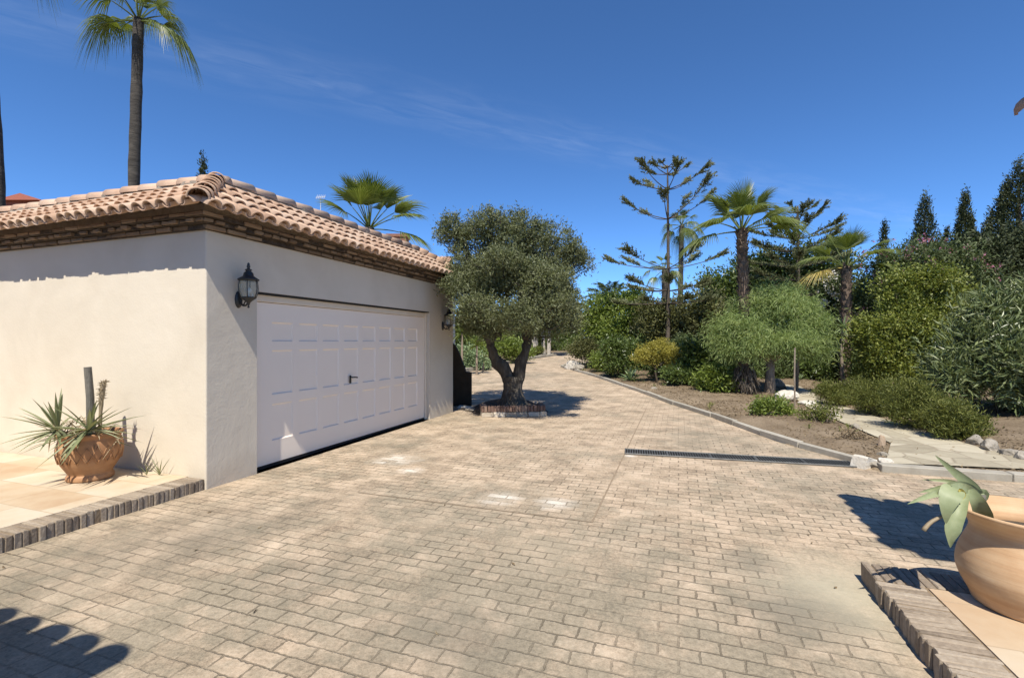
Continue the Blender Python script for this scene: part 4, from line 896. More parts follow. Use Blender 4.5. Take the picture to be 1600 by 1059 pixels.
# ------------------------------------------------------------------ olive tree in its brick planter
PL0, PL1 = gp(752, 652), gp(854, 650); pd_ = (PL1 - PL0); pl_len = np.linalg.norm(pd_); pa = math.atan2(pd_[1], pd_[0])
pt = empty('brick_planter', (PL0[0], PL0[1], 0), pa, 'low square brick planter around the olive trunk', 'planter'); rng = np.random.default_rng(41)
mb = MB(); m2 = MB(); Ld = 1.45
for O, A, Dn, L in (((0, 0, 0), X_, Y_, pl_len), ((pl_len, 0, 0), Y_, -X_, .62), ((0, 0, 0), Y_, X_, .62)):
    O = np.array(O, float)
    bricks_row(mb, 0.0 if A is X_ else .13, L - (0 if A is X_ else .13),   .066, .12, .105, .225, O, A, Dn, rng, .01, .004)
    bricks_row(m2, 0.0 if A is X_ else .13, L - (0 if A is X_ else .13), .25, .12, 0.0, .097, O, A, Dn, rng, .012, .004)
mb.build('soldier_course', MAT['redbrick'], pt); m2.build('base_course', MAT['palebrick'], pt)
mb = MB(); q_ = np.linspace(0, 1, 22); gx, gy_ = np.meshgrid(q_ * 2.2 - 1.1, q_ * 2.0 - .95); rr_ = np.sqrt((gx / .84) ** 2 + (gy_ / 1.0) ** 2)
hz_ = np.clip(1.05 - rr_, 0, 1) ** .5 * .30 * (1 + .25 * (vnoise(np.stack([gx.ravel(), gy_.ravel()], 1) + 5, 3.5, 4).reshape(gx.shape) - .5)); m_in = (np.abs(gx) < pl_len / 2 - .09); Vx = np.stack([gx + pl_len / 2, np.maximum(gy_ + .95, .10) + .0, np.where(gy_ < -.6, np.where(m_in, np.maximum(hz_, .16), -.05), hz_) - .02], -1).reshape(-1, 3)
i0 = (np.arange(21)[None] + 22 * np.arange(21)[:, None]).ravel(); mb.add(Vx, [np.stack([i0, i0 + 1, i0 + 23, i0 + 22], 1)]); mb.build('soil', MAT['darksoil'], pt, True)
OT = np.array([xat(802, 10.62), 10.62, .24])
ol = empty('olive_tree', OT, 0, 'large gnarled olive tree in the brick planter beside the garage', 'tree'); rng = np.random.default_rng(42); oy = OT[1]
s_ = oy / F
def OP(px, py, dy=0): return np.array([xat(px, oy) - OT[0], dy, zat(py, oy) - OT[2]])
mb = MB()
mb.tube(smooth_path([(0, 0, -.12), (-.01, 0, .18), (.0, 0, .42), OP(803, 588)], 12), [.40, .33, .275, .245, .23, .22, .215, .215, .22, .23, .235, .20], 16, True, .07, rng)
for q, r0 in (([OP(805, 606), OP(792, 585), OP(776, 560), OP(766, 540, -.1), OP(768, 522, -.15)], .165), ([OP(803, 604), OP(812, 580), OP(819, 555), OP(822, 530, .1), OP(826, 505, .15)], .165),
              ([OP(768, 540), OP(750, 515, -.3), OP(735, 470, -.6)], .07), ([OP(768, 530), OP(775, 490), OP(770, 420, -.3)], .075), ([OP(822, 530), OP(845, 490, .2), OP(870, 430, .3)], .08), ([OP(822, 530), OP(815, 470, .3), OP(800, 390, .3)], .08), ([OP(822, 520), OP(850, 500, -.4), OP(875, 470, -.7)], .06), ([OP(770, 530), OP(790, 480, -.5), OP(800, 430, -.9)], .06), ([OP(766, 535), OP(745, 480, .4), OP(735, 420, .5)], .06)):
    p = smooth_path(q, 12); p[1:-1] += rng.normal(0, .02, (10, 3)); mb.tube(p, np.linspace(r0, r0 * .45, 12) * (1 + .1 * rng.normal(0, 1, 12)), 10, True, .08, rng)
def OD(px, py, dy): return np.array([xat(px, oy + dy) - OT[0], dy, zat(py, oy + dy) - OT[2]])
lobes = [(*OD(738, 500, -.7), .34, .45, .32), (*OD(852, 512, -1.1), .42, .45, .30), (*OD(890, 500, -.6), .34, .4, .32), (*OD(765, 512, -1.1), .40, .4, .28), (*OD(868, 478, -1.7), .48, .5, .36), (*OD(805, 492, -1.75), .5, .5, .34), (*OD(742, 485, -1.5), .42, .45, .34), (*OD(840, 440, -1.5), .5, .5, .4), (*OP(738, 385), .62, .75, .62), (*OP(792, 372, .1), .72, .9, .62), (*OP(862, 378), .70, .85, .60), (*OP(900, 405, .1), .36, .5, .40), (*OP(728, 440, -.3), .50, .7, .50), (*OP(775, 450, -.6), .65, .7, .62), (*OP(845, 440), .65, .9, .50), (*OP(800, 500, -.2), .55, .6, .30), (*OP(745, 490, -.3), .40, .5, .40),
         (*OP(862, 490, -.3), .52, .6, .42), (*OP(888, 470, .0), .36, .5, .40), (*OP(770, 345), .36, .5, .26), (*OP(705, 360, .1), .36, .45, .36), (*OP(790, 430, -1.15), .8, .6, .5), (*OP(850, 450, -1.0), .6, .55, .42), (*OP(740, 460, -1.0), .5, .5, .4), (*OP(800, 400, 1.2), 1.0, .8, .6), (*OP(860, 430, 1.3), .7, .7, .5), (*OP(745, 430, 1.2), .6, .7, .5)]
for L_ in lobes:                                                       # thin twigs running into each clump
    c = np.array(L_[:3])
    for k in range(9):
        e_ = c + sphere_dirs(1, rng)[0] * np.array(L_[3:6]) * .9; s0 = c * .72 + OP(800, 520) * .28 + rng.normal(0, .08, 3)
        mb.tube(smooth_path([s0, s0 * .5 + e_ * .5 + rng.normal(0, .07, 3), e_], 6), np.linspace(.022, .005, 6), 4)
mb.build('trunk', MAT['bark_grey'], ol, True)
P, d = cloud(lobes, 118000, rng, 34, .075, 9, (.25, .42), .5)
mb = MB(); leafcards(mb, P, d * .5 + rng.normal(0, .7, P.shape) + (0, 0, .15), .075, .023, rng); mb.build('crown', MAT['olive'], ol)
# rough stone ledge between garage and planter, dark curved wall behind
for k, (px, py, sx_, sy_, sz_, m_) in enumerate(((724, 638, .22, .16, .05, 'whiterock'), (740, 642, .14, .2, .045, 'rock'))):
    p = gp(px, py); rock(p, (sx_, sy_, sz_), ('flat pale stone slab between garage corner and planter', 'dark flat rubble stone touching the brick planter')[k], 50 + k, m_, 'rubble stones by the planter')
cw = empty('curved_wall', gp(736, 634), 0, 'dark brown garden wall with a curved top behind the garage corner', 'wall')
prof = [(x, z) for x, z in ((-1.1, 1.62), (-.55, 1.60), (-.40, 1.5), (-.30, 1.3), (-.22, 1.08), (-.16, .92), (-.14, .84), (0, .82))]; n = len(prof); V = []
for y_ in (0, .24): V += [(x, y_, -.1) for x, z in prof] + [(x, y_, z) for x, z in prof]
f = []
for i in range(n - 1):
    f += [[i, i + 1, n + i + 1, n + i], [2 * n + i + 1, 2 * n + i, 3 * n + i, 3 * n + i + 1], [n + i, n + i + 1, 3 * n + i + 1, 3 * n + i]]
f += [[n - 1, 3 * n - 1, 4 * n - 1, 2 * n - 1], [2 * n, 0, n, 3 * n]]
mb = MB(); mb.add(np.array(V), f); mb.build('wall', MAT['brownwall'], cw)
# ------------------------------------------------------------------ palms
Y = 14.0
fan_palm((xat(207, Y), Y, gz(Y)), zat(30, Y) - gz(Y), .165, [(200, -8), (340, -10), (20, -6), (180, 10), (150, 22), (5, 24), (230, 30), (320, 32), (60, 30), (120, 40), (270, 35), (30, 55), (200, 58), (300, 60), (90, 62), (150, 75), (330, 78)], .72, .82, 'tall slender fan palm rising above the garage roof', 61, lean=(.18, 0), old=0, droop=.8)
Y = 12.5
fan_palm((xat(-2, Y), Y, gz(Y)), zat(-190, Y) - gz(Y), .17, 22, 1.0, 1.0, 'tall palm cut off by the left edge of the photo', 62, lean=(-.7, 0), old=0, droop=.8)
Y = 17.0
fan_palm((xat(577, Y), Y, gz(Y)), zat(356, Y) - gz(Y), .2, [(280, 75), (302, 68), (178, 42), (192, 56), (186, 10), (2, 40), (356, 3), (150, 72), (60, 60), (120, 66), (40, 55), (250, 60), (330, 52), (210, 66), (20, 64), (268, 40), (290, 52), (100, 78), (345, 26)], 1.1, 1.35, 'short full fan palm just behind the garage ridge', 63, old=0, droop=.26)
Y = 13.4
fan_palm((xat(1163, Y), Y, gzb(xat(1163, Y), Y)), zat(364, Y) - gz(Y), .145, [(178, 2), (176, 56), (290, 82), (2, 38), (-16, 15), (203, 20), (262, 34), (312, 18), (85, 50), (60, 66), (135, 62), (235, 58), (330, 60)], .74, 1.06, 'stout fan palm with rough brown trunk rising from the pepper tree', 64, 'boots', True, lean=(-.08, 0), skirt=.6, old=0, droop=.36)
Y = 16.0
fan_palm((xat(1322, Y), Y, gzb(xat(1322, Y), Y)), zat(418, Y) - gz(Y), .16, [(275, 74), (18, 68), (168, 46), (187, 26), (-4, 16), (90, 60), (238, 52), (325, 46), (130, 70), (290, 30), (60, 76), (186, 4)], .78, 1.02, 'fan palm with a yellowed lower leaf beside the pink flowering shrub', 65, 'boots', True, old=1, droop=.36)
Y = 34.0
fan_palm((xat(1063, Y), Y, gz(Y)), zat(352, Y) - gz(Y), .2, 20, .8, .85, 'thin distant fan palm with a small drooping head', 66, lean=(.1, 0), old=0, droop=.9)
Y = 30.0
fan_palm((xat(1038, Y), Y, gz(Y)), zat(420, Y) - gz(Y), .18, 14, .7, .7, 'small distant palm tuft showing through the araucaria branches', 67, old=0, droop=.7)
# feather palm far behind the bend
Y = 32.0; dp = empty('date_palm', (xat(952, Y), Y, gz(Y)), 0, 'far feather palm above the shrubs at the bend', 'palm tree'); rng = np.random.default_rng(68)
H = zat(468, Y) - gz(Y); mb = MB(); mb.tube([(0, 0, -.2), (0, 0, H)], [.3, .25], 10); mb.build('trunk', MAT['boots'], dp)
for k in range(26):
    a, e_ = k * 2.4, R(78 - 80 * k / 26); h = np.array([math.cos(a), math.sin(a), 0]); t = np.linspace(0, 1, 14); p = np.array([0, 0, H]) + (h * math.cos(e_) + Z3 * math.sin(e_)) * (t * 2.1)[:, None]; p[:, 2] -= .9 * t ** 2.2
    mb = MB(); mb.tube(p, np.linspace(.03, .008, 14), 4); q = rng.uniform(1.5, 13, 90); b = np.stack([np.interp(q, range(14), p[:, j]) for j in range(3)], 1); sd = np.cross(h, Z3)
    leafcards(mb, b, h * .6 + sd * rng.choice([-1, 1], 90)[:, None] + Z3 * .15 + rng.normal(0, .12, (90, 3)), .45, .04, rng); mb.build('frond', MAT['bougleaf'], dp)
# ------------------------------------------------------------------ conifers
Y = 20.0; k = Y / F
araucaria((xat(1043, Y), Y, gzb(xat(1043, Y), Y)), zat(262, Y) - gz(Y), [(zat(458, Y) - .24, 1.75, .16, 7), (zat(478, Y) - .24, 1.9, .02, 7), (zat(424, Y) - .24, 2.35, .30, 6), (zat(346, Y) - .24, 1.75, .62, 6), (zat(300, Y) - .24, 1.45, .50, 6), (zat(276, Y) - .24, .75, .35, 5), (zat(265, Y) - .24, .4, .3, 5)], .115, 'tall open araucaria with tiered bare branches against the sky', 71, tuft=.5)
Y = 24.0
araucaria((xat(1246, Y), Y, gz(Y)), zat(322, Y) - gz(Y), [(zat(335, Y) - .3, .8, .45, 5), (zat(352, Y) - .3, 1.3, .45, 6), (zat(375, Y) - .3, 1.9, .35, 7), (zat(395, Y) - .3, 2.2, .3, 7), (zat(418, Y) - .3, 2.3, .2, 8), (zat(440, Y) - .3, 2.4, .15, 8), (zat(465, Y) - .3, 2.5, .1, 8), (zat(490, Y) - .3, 2.4, .1, 8)], .17, 'dense dark araucaria standing between the two stout fan palms', 72, tuft=.88)
for px, py, rp, Yc, lb, sd, nn in ((1445, 303, 27, 24, 'shaggy pointed conifer behind the pink flowering shrub', 1, 7000), (1508, 300, 22, 23, 'narrow columnar cypress right of the shaggy conifer', 2, 7000), (1592, 252, 56, 21, 'large dark cypress at the right edge of the photo', 3, 16000), (1381, 348, 13, 26, 'small conifer tip just right of the yellow-leaved palm', 4, 4000), (1479, 352, 12, 25, 'short conifer tip between the two tall cypresses', 5, 3500), (1563, 300, 10, 24, 'thin leafless spire of conifer before the large cypress', 6, 1500), (318, 240, 17, 19, 'pointed conifer tip peeping over the garage ridge', 7, 3000)):
    x = xat(px, Yc); cypress((x, Yc, gz(Yc)), zat(py, Yc) - gz(Yc), rp * Yc / F * 2.0, lb, 80 + sd, nn, .35 if sd in (1, 4) else .18)
# ------------------------------------------------------------------ shrubs and trees of the right bed
def bush(px, py_base, lobes_px, n, L, Wd, mat, label, seed, name='shrub', cat='shrub', Y=None, **kw):
    """lobes_px: (px, py, rx px, ry px[, dy])"""
    if Y is None: g_ = gp(px, py_base); Y = float(g_[1])
    x = xat(px, Y); z0 = gzb(x, Y); sc = Y / F
    lb = [(xat(l[0], Y) - x, l[4] if len(l) > 4 else 0, zat(l[1], Y) - z0, l[2] * sc, max(l[2], l[3]) * sc * .8, l[3] * sc) for l in lobes_px]
    return shrub(name, (x, Y, z0), lb, n, L, Wd, MATK(mat), label, cat, seed=seed, **kw)
def MATK(m): return m
bush(1202, 618, [(1205, 492, 42, 34), (1152, 512, 34, 28, -.3), (1246, 500, 36, 34, -.1), (1195, 470, 28, 20), (1236, 463, 26, 20), (1236, 538, 36, 22, -.4), (1165, 540, 34, 22, -.4), (1266, 520, 24, 26, -.1), (1124, 520, 22, 22), (1132, 545, 14, 16, -.2), (1205, 535, 30, 18, -.5), (1280, 546, 12, 16), (1262, 480, 16, 16), (1164, 480, 18, 16)], 32000, .16, .018, 'pepper', 'light green weeping pepper tree in front of the stout palm', 201, 'pepper_tree', 'tree', cr=.15, clump=22, droop=.6, up=0, out=.55, trunk=(.02, 0, .95), stem_r=.12, stem_mat='bark_tan', stems=14, crown='crown', shell=.35, m=8, fr=(.28, .6))
bush(1028, 600, [(1028, 548, 33, 16), (1012, 556, 22, 14), (1046, 556, 20, 14), (1030, 565, 28, 12)], 9000, .07, .03, 'golden', 'small golden-leaved round tree on a thin stem by the kerb', 202, 'golden_tree', 'tree', cr=.07, trunk=(-.1, 0, .55), stem_r=.04, crown='crown', stems=8)
bush(965, 592, [(958, 548, 22, 20), (985, 555, 22, 22), (970, 570, 24, 18)], 7000, .12, .05, 'hedge', 'glossy green rounded bush left of the golden tree', 203, cr=.12)
bush(916, 577, [(915, 548, 22, 22), (930, 560, 16, 18), (905, 545, 14, 16)], 6500, .10, .045, 'brownhedge', 'dark rounded bush at the bend of the kerb', 204, cr=.12)
bush(950, 540, [(945, 490, 36, 28), (985, 482, 34, 26), (960, 520, 40, 30, -.4), (1000, 515, 30, 28, -.2), (925, 508, 22, 26), (1015, 498, 24, 24)], 17000, .16, .075, 'hibiscus', 'bright green leafy hibiscus hedge left of the araucaria trunk', 205, 'hibiscus_bush', Y=22.5, cr=.2)
bush(1075, 540, [(1060, 490, 40, 26), (1095, 500, 40, 28), (1030, 498, 30, 22), (1110, 478, 28, 24), (1080, 520, 40, 24), (1020, 515, 26, 20)], 17000, .16, .065, 'brownhedge', 'wide dark bronze tree spreading under the araucaria', 206, 'spreading_tree', 'tree', Y=20.6, cr=.2, trunk=(-.2, 0, 1.2), stem_r=.13, crown='crown', stems=6)
bush(1100, 605, [(1098, 560, 34, 26), (1120, 580, 30, 24), (1085, 582, 26, 22), (1130, 560, 24, 26)], 9000, .17, .075, 'hedge', 'dark broad-leaved bush beside the palm base', 207, cr=.14)
bush(1075, 590, [(1068, 545, 22, 20), (1085, 550, 20, 22), (1060, 568, 22, 18)], 6000, .10, .045, 'bougleaf', 'dull green bush between golden tree and broad-leaved bush', 208, cr=.12, Y=17.2)
bush(1025, 560, [(1022, 528, 22, 12), (1000, 535, 20, 12)], 4000, .1, .05, 'golden', 'yellow-green bush seen under the spreading bronze tree', 209, Y=24, cr=.12)
bush(1150, 500, [(1140, 462, 40, 26), (1175, 448, 38, 30), (1205, 440, 40, 34), (1160, 490, 50, 30), (1120, 480, 30, 22), (1185, 425, 34, 26), (1130, 445, 34, 22)], 20000, .22, .10, 'hedge', 'dark evergreen tree behind the pepper tree', 210, 'evergreen_tree', 'tree', Y=27, cr=.3, trunk=(0, 0, 1.5), stem_r=.16, crown='crown', stems=5)
bush(1270, 500, [(1262, 440, 44, 36), (1300, 455, 36, 40), (1240, 470, 40, 34), (1290, 500, 44, 36), (1330, 480, 30, 46), (1222, 420, 42, 36), (1268, 412, 44, 34), (1305, 425, 36, 40)], 17000, .22, .10, 'hedge', 'dark evergreen tree behind the yellow-leaved palm', 211, 'evergreen_tree', 'tree', Y=26, cr=.3, trunk=(0, 0, 1.5), stem_r=.16, crown='crown', stems=5)
wf = bush(1296, 480, [(1294, 455, 16, 26), (1300, 485, 18, 24)], 3500, .12, .05, 'bougleaf', 'white flowering climber left of the yellow-leaved palm trunk', 212, 'white_flowering_shrub', Y=18, cr=.12)
def flowers(t, lobes_px, n, mat, Y, seed, size=.07):
    rng = np.random.default_rng(seed); o = np.array(t.location); sc = Y / F; mb = MB()
    for (px, py, rx, ry, dy) in lobes_px:
        nc = max(2, n // 8 // len(lobes_px)); d = sphere_dirs(nc, rng); d[:, 1] = -abs(d[:, 1]); c = np.array([xat(px, Y), Y + dy, zat(py, Y)]) - o + d * np.array([rx, max(rx, ry) * .7, ry]) * sc * 1.04
        P = np.repeat(c, 8, 0) + rng.normal(0, .06, (nc * 8, 3)); leafcards(mb, P, rng.normal(0, 1, P.shape) + (0, -.6, .2), size, size * .8, rng)
    mb.build('flowers', MAT[mat], t)['kind'] = 'stuff'
flowers(wf, [(1294, 455, 17, 28, 0)], 260, 'whiteflower', 18, 5, .1)
by = 15.0
bl = [(1430, 405, 55, 26), (1385, 420, 44, 34), (1480, 415, 48, 34), (1400, 470, 60, 50), (1460, 470, 60, 50), (1510, 450, 44, 50), (1360, 470, 34, 44), (1420, 540, 62, 46)]
bo = bush(1435, 600, bl, 26000, .12, .05, 'bougleaf', 'tall wide shrub topped with pink flower clusters', 213, 'pink_flowering_shrub', Y=by + 1.2, cr=.16, stems=8, stem_r=.04)
flowers(bo, [(1430, 402, 55, 28, 0), (1385, 412, 44, 36, 0), (1480, 412, 48, 36, 0), (1350, 455, 30, 40, 0), (1520, 440, 36, 40, 0)], 560, 'pink', by + 1.2, 6, .075)
bush(1415, 620, [(1420, 500, 56, 46), (1385, 545, 46, 44), (1450, 540, 52, 48), (1405, 590, 54, 40), (1360, 520, 26, 34), (1480, 500, 40, 40), (1465, 585, 40, 36), (1445, 448, 40, 34), (1485, 462, 34, 34), (1400, 462, 34, 34)], 32000, .09, .05, 'mixed', 'yellow-green leafy bush below the pink flowers', 214, 'yellow_green_shrub', Y=13.2, cr=.12, stems=8, stem_r=.03)
bush(1545, 640, [(1550, 420, 40, 40), (1590, 440, 40, 50), (1560, 480, 50, 50), (1520, 400, 26, 30), (1600, 390, 30, 40)], 18000, .16, .07, 'pinedark', 'dark green mass of foliage under the large cypress', 215, 'evergreen_tree', 'tree', Y=17, cr=.2, trunk=(0, 0, 1.3), stem_r=.14, crown='crown', stems=5)
bush(1560, 660, [(1555, 500, 60, 48), (1590, 530, 55, 60), (1510, 545, 56, 46), (1550, 590, 70, 50, -.2), (1490, 590, 46, 40), (1610, 610, 50, 44), (1600, 470, 44, 34), (1535, 560, 50, 50, -.6), (1580, 600, 50, 50, -.6)], 21000, .19, .036, 'oleander', 'big grey-green oleander with long narrow leaves at right', 216, 'oleander_bush', Y=9.6, cr=.12, clump=20, out=.85, up=.3, m=11, fr=(.2, .42), stems=16, stem_r=.022, shell=.7)
# dark boundary hedge and trees far behind
rng = np.random.default_rng(91)
for k, (px, Yb, ptop, rp, mt) in enumerate(((700, 33, 498, 60, 'hedge'), (765, 36, 490, 62, 'bougleaf'), (835, 40, 486, 58, 'hedge'), (905, 42, 486, 60, 'bougleaf'), (985, 38, 492, 55, 'hedge'), (1060, 36, 500, 60, 'bougleaf'), (1130, 32, 505, 60, 'hedge'), (1370, 24, 478, 60, 'bougleaf'), (1450, 22, 470, 66, 'hedge'), (1540, 19, 490, 70, 'bougleaf'), (1225, 28, 515, 60, 'bougleaf'), (1310, 25, 520, 60, 'hedge'))):
    lab = ['dense dark tree far left, seen just past the garage corner', 'dull green tree behind the left branch of the olive', 'dark tree behind the right branch of the olive', 'dull green tree where the drive bends out of sight', 'dark tree behind the bright hibiscus hedge', 'dull tree backing the spreading bronze tree', 'dark tree backing the broad-leaved bush', 'dull green tree directly behind the yellow-green bush', 'dark tree backing the pink flowering shrub', 'dull green tree behind the oleander', 'dull green tree behind the pepper tree trunk', 'dark tree behind the yellow-leaved palm trunk'][k]
    gy = HZ + (EYE - gz(Yb)) * F / Yb; mid_ = (ptop + gy) / 2
    lb = [(px + rng.uniform(-.5, .5) * rp, ptop + (gy - ptop) * q, rp * rng.uniform(.5, .8), max(14, (gy - ptop) * .32), rng.uniform(-.6, .6)) for q in (.3, .4, .6, .75, .85)]
    bush(px, 0, lb, 9000, .30, .13, mt, lab, 300 + k, 'boundary_tree', 'tree', Y=Yb, cr=.35, group='trees along the far boundary', trunk=(0, 0, .8), stem_r=.12, crown='crown', stems=5)
# left bed behind the garage: strappy and feathery greens, two pale palm trunks
for k, (px, py, Yb, n, L, Wd, mt, lb) in enumerate(((745, 540, 19.5, 34, .75, .06, 'hibiscus', 'bright green strappy cordyline beside the dark curved wall'), (722, 520, 19.0, 30, .8, .06, 'fan', 'arching green cordyline touching the garage corner'), (755, 565, 20.2, 22, .45, .07, 'agave', 'pale agave at the left kerb behind the olive trunk'))):
    x = xat(px, Yb); t = empty('strappy_plant', (x, Yb, gzb(x, Yb)), 0, lb, 'plant'); rng = np.random.default_rng(400 + k); z = zat(py, Yb) - gzb(x, Yb)
    mb = MB(); mb.tube([(0, 0, -.1), (0, 0, z)], [.05, .04], 7); mb.build('stem', MAT['bark_tan'], t)
    mb = MB(); rosette(mb, (0, 0, z), n, L, Wd, rng, (-25, 80), .35); mb.build('leaves', MAT[mt], t)
bush(738, 585, [(735, 560, 22, 18), (752, 572, 16, 14), (718, 555, 18, 18)], 6000, .11, .06, 'agave', 'pale grey-green bush at the left kerb behind the dark wall', 411, Y=21.5, cr=.12)
bush(790, 570, [(785, 540, 26, 22), (812, 548, 20, 18), (765, 545, 18, 18)], 8000, .13, .06, 'hibiscus', 'bright green bush seen between the olive limbs', 412, Y=25.5, cr=.15)
bush(872, 553, [(870, 535, 20, 16), (895, 538, 18, 14)], 5000, .14, .06, 'hedge', 'dark bush at the end of the left kerb', 413, Y=38, cr=.2)
bush(825, 556, [(822, 545, 10, 8), (840, 548, 10, 7)], 2500, .11, .05, 'rosemary', 'low brownish bush below the pale trunks', 414, Y=31, cr=.1)
for k, (px, lean, lb) in enumerate(((834, .0, 'thick pale trunk behind the olive, left of a slimmer one'), (850, -.2, 'slim pale leaning trunk right of the thicker pale trunk'), (857, .12, 'rightmost slim pale trunk behind the olive'))):
    Yb = 31.5; x = xat(px, Yb); t = empty('pale_trunk_tree', (x, Yb, gzb(x, Yb)), 0, lb, 'tree', 'pale trunks behind the olive'); rng = np.random.default_rng(420 + k); r0 = .24 if k == 0 else .11
    mb = MB(); mb.tube(smooth_path([(0, 0, -.2), (lean * .4, 0, 1.2), (lean, 0, 2.6)], 8), np.linspace(r0 * 1.3, r0, 8), 9, True, .04, rng); mb.build('trunk', MAT['palewood'], t, True)
    P, d = cloud([(lean, 0, 3.0, .9, .9, .8)], 3500, rng, 20, .25); mb = MB(); leafcards(mb, P, d + rng.normal(0, .5, P.shape), .3, .1, rng); mb.build('crown', MAT['bougleaf'], t)
# spiky plants in the right bed
for k, (px, py, Lm, n, el, mt, Wd, lb) in enumerate(((985, 598, .62, 30, (5, 85), 'agave', .075, 'grey-green agave rosette by the kerb left of the golden tree'), (955, 590, .6, 26, (10, 85), 'agave', .075, 'agave rosette nearest the bend of the kerb'), (1060, 604, .38, 16, (20, 80), 'rosemary', .03, 'small weedy tuft right of the golden tree stem'), (1250, 600, .35, 18, (20, 85), 'agave', .03, 'small spiky tuft behind the white boulder'))):
    p = gp(px, py); t = empty('agave_plant' if k < 2 else 'tufted_plant', (p[0], p[1], gzb(p[0], p[1])), 0, lb, 'plant'); rng = np.random.default_rng(430 + k)
    mb = MB(); rosette(mb, (0, 0, .03), n, Lm, Wd, rng, el, .15); mb.build('leaves', MAT[mt], t)
for k, (px, pyb, pyc, Lm, lb) in enumerate(((1318, 606, 512, .5, 'stemmed yucca rosette in front of the yellow-leaved palm trunk'), (1312, 600, 545, .42, 'lower yucca rosette beside the stemmed one'), (1244, 612, 462, .34, 'yucca head poking out of the top of the pepper tree'))):
    p = gp(px, pyb); Yb = p[1]; z0 = gzb(p[0], Yb); t = empty('yucca_tree', (p[0], Yb, z0), 0, lb, 'plant', 'stemmed yuccas'); rng = np.random.default_rng(440 + k); z = zat(pyc, Yb) - z0
    mb = MB(); mb.tube(smooth_path([(0, 0, -.1), (.06 * (k - 1), 0, z * .5), (0, 0, z)], 8), np.linspace(.055, .04, 8), 8, True, .05, rng); mb.build('stem', MAT['bark_tan'], t, True)
    mb = MB(); rosette(mb, (0, 0, z), 40, Lm, .045, rng, (-35, 85), .12); mb.build('leaves', MAT['agave'], t)
# groundcover along the path, low dry shrubs
for k, (px, py, rx, ry, n, mt, lb) in enumerate(((1318, 636, 46, 22, 9500, 'rosemary', 'olive-green ground-cover bush at the far end of the path'), (1378, 652, 50, 32, 12000, 'rosemary', 'yellowish ground-cover bush in the middle of the path edge'), (1440, 674, 54, 40, 14000, 'rosemary', 'ground-cover bush before the oleander stems'), (1497, 690, 38, 32, 10000, 'rosemary', 'last ground-cover bush next to the path-side rocks'))):
    bush(px, py, [(px - rx * .3, py - ry, rx * .75, ry), (px + rx * .4, py - ry * .8, rx * .65, ry * .85), (px, py - ry * .6, rx, ry * .7)], n, .07, .016, mt, lb, 500 + k, 'groundcover_bush', 'shrub', group='ground-cover bushes along the path', cr=.06, up=.6, out=.5, m=9, stems=6, stem_r=.01)
bush(1207, 655, [(1203, 636, 22, 14), (1222, 642, 16, 11), (1190, 640, 14, 10)], 3200, .055, .03, 'hibiscus', 'low fresh green shrub close to the kerb', 511, 'low_shrub', cr=.06, stems=14, stem_r=.008, stem_mat='bark_tan')
bush(1282, 664, [(1282, 644, 22, 18), (1270, 650, 16, 12), (1296, 648, 12, 14)], 1500, .05, .026, 'rosemary', 'sparse dry shrub with bare twigs beside the path', 512, 'low_shrub', cr=.07, stems=30, stem_r=.007, stem_mat='bark_tan')
bush(1330, 690, [(1325, 678, 16, 8), (1345, 684, 12, 6)], 500, .05, .018, 'litter', 'withered brown tuft on bare soil near the path corner', 513, 'low_shrub', cr=.05, stems=14, stem_r=.004, stem_mat='bark_tan')
# stakes
p = gp(1107, 612); tw = empty('bare_sapling', (p[0], p[1], gzb(*p[:2])), 0, 'short pale leafless sapling in the bare soil', 'sapling'); mb = MB()
mb.tube([(0, 0, -.1), (.01, 0, .45), (.02, 0, .52)], .014, 6); mb.tube([(.0, 0, .4), (-.09, 0, .52)], .01, 5); mb.tube([(.01, 0, .42), (.06, .03, .50)], .009, 5); mb.tube([(0, 0, .3), (.07, 0, .36)], .008, 5); mb.build('stem', MAT['palewood'], tw)
p = gp(1242, 640); tw = empty('garden_stake', (p[0], p[1], gzb(*p[:2])), 0, 'thin upright wooden stake right of the pepper tree trunk', 'stake'); mb = MB(); mb.tube([(0, 0, -.1), (-.01, 0, .7), (.0, 0, 1.35)], [.02, .018, .016], 7); mb.build('pole', MAT['bark_tan'], tw)
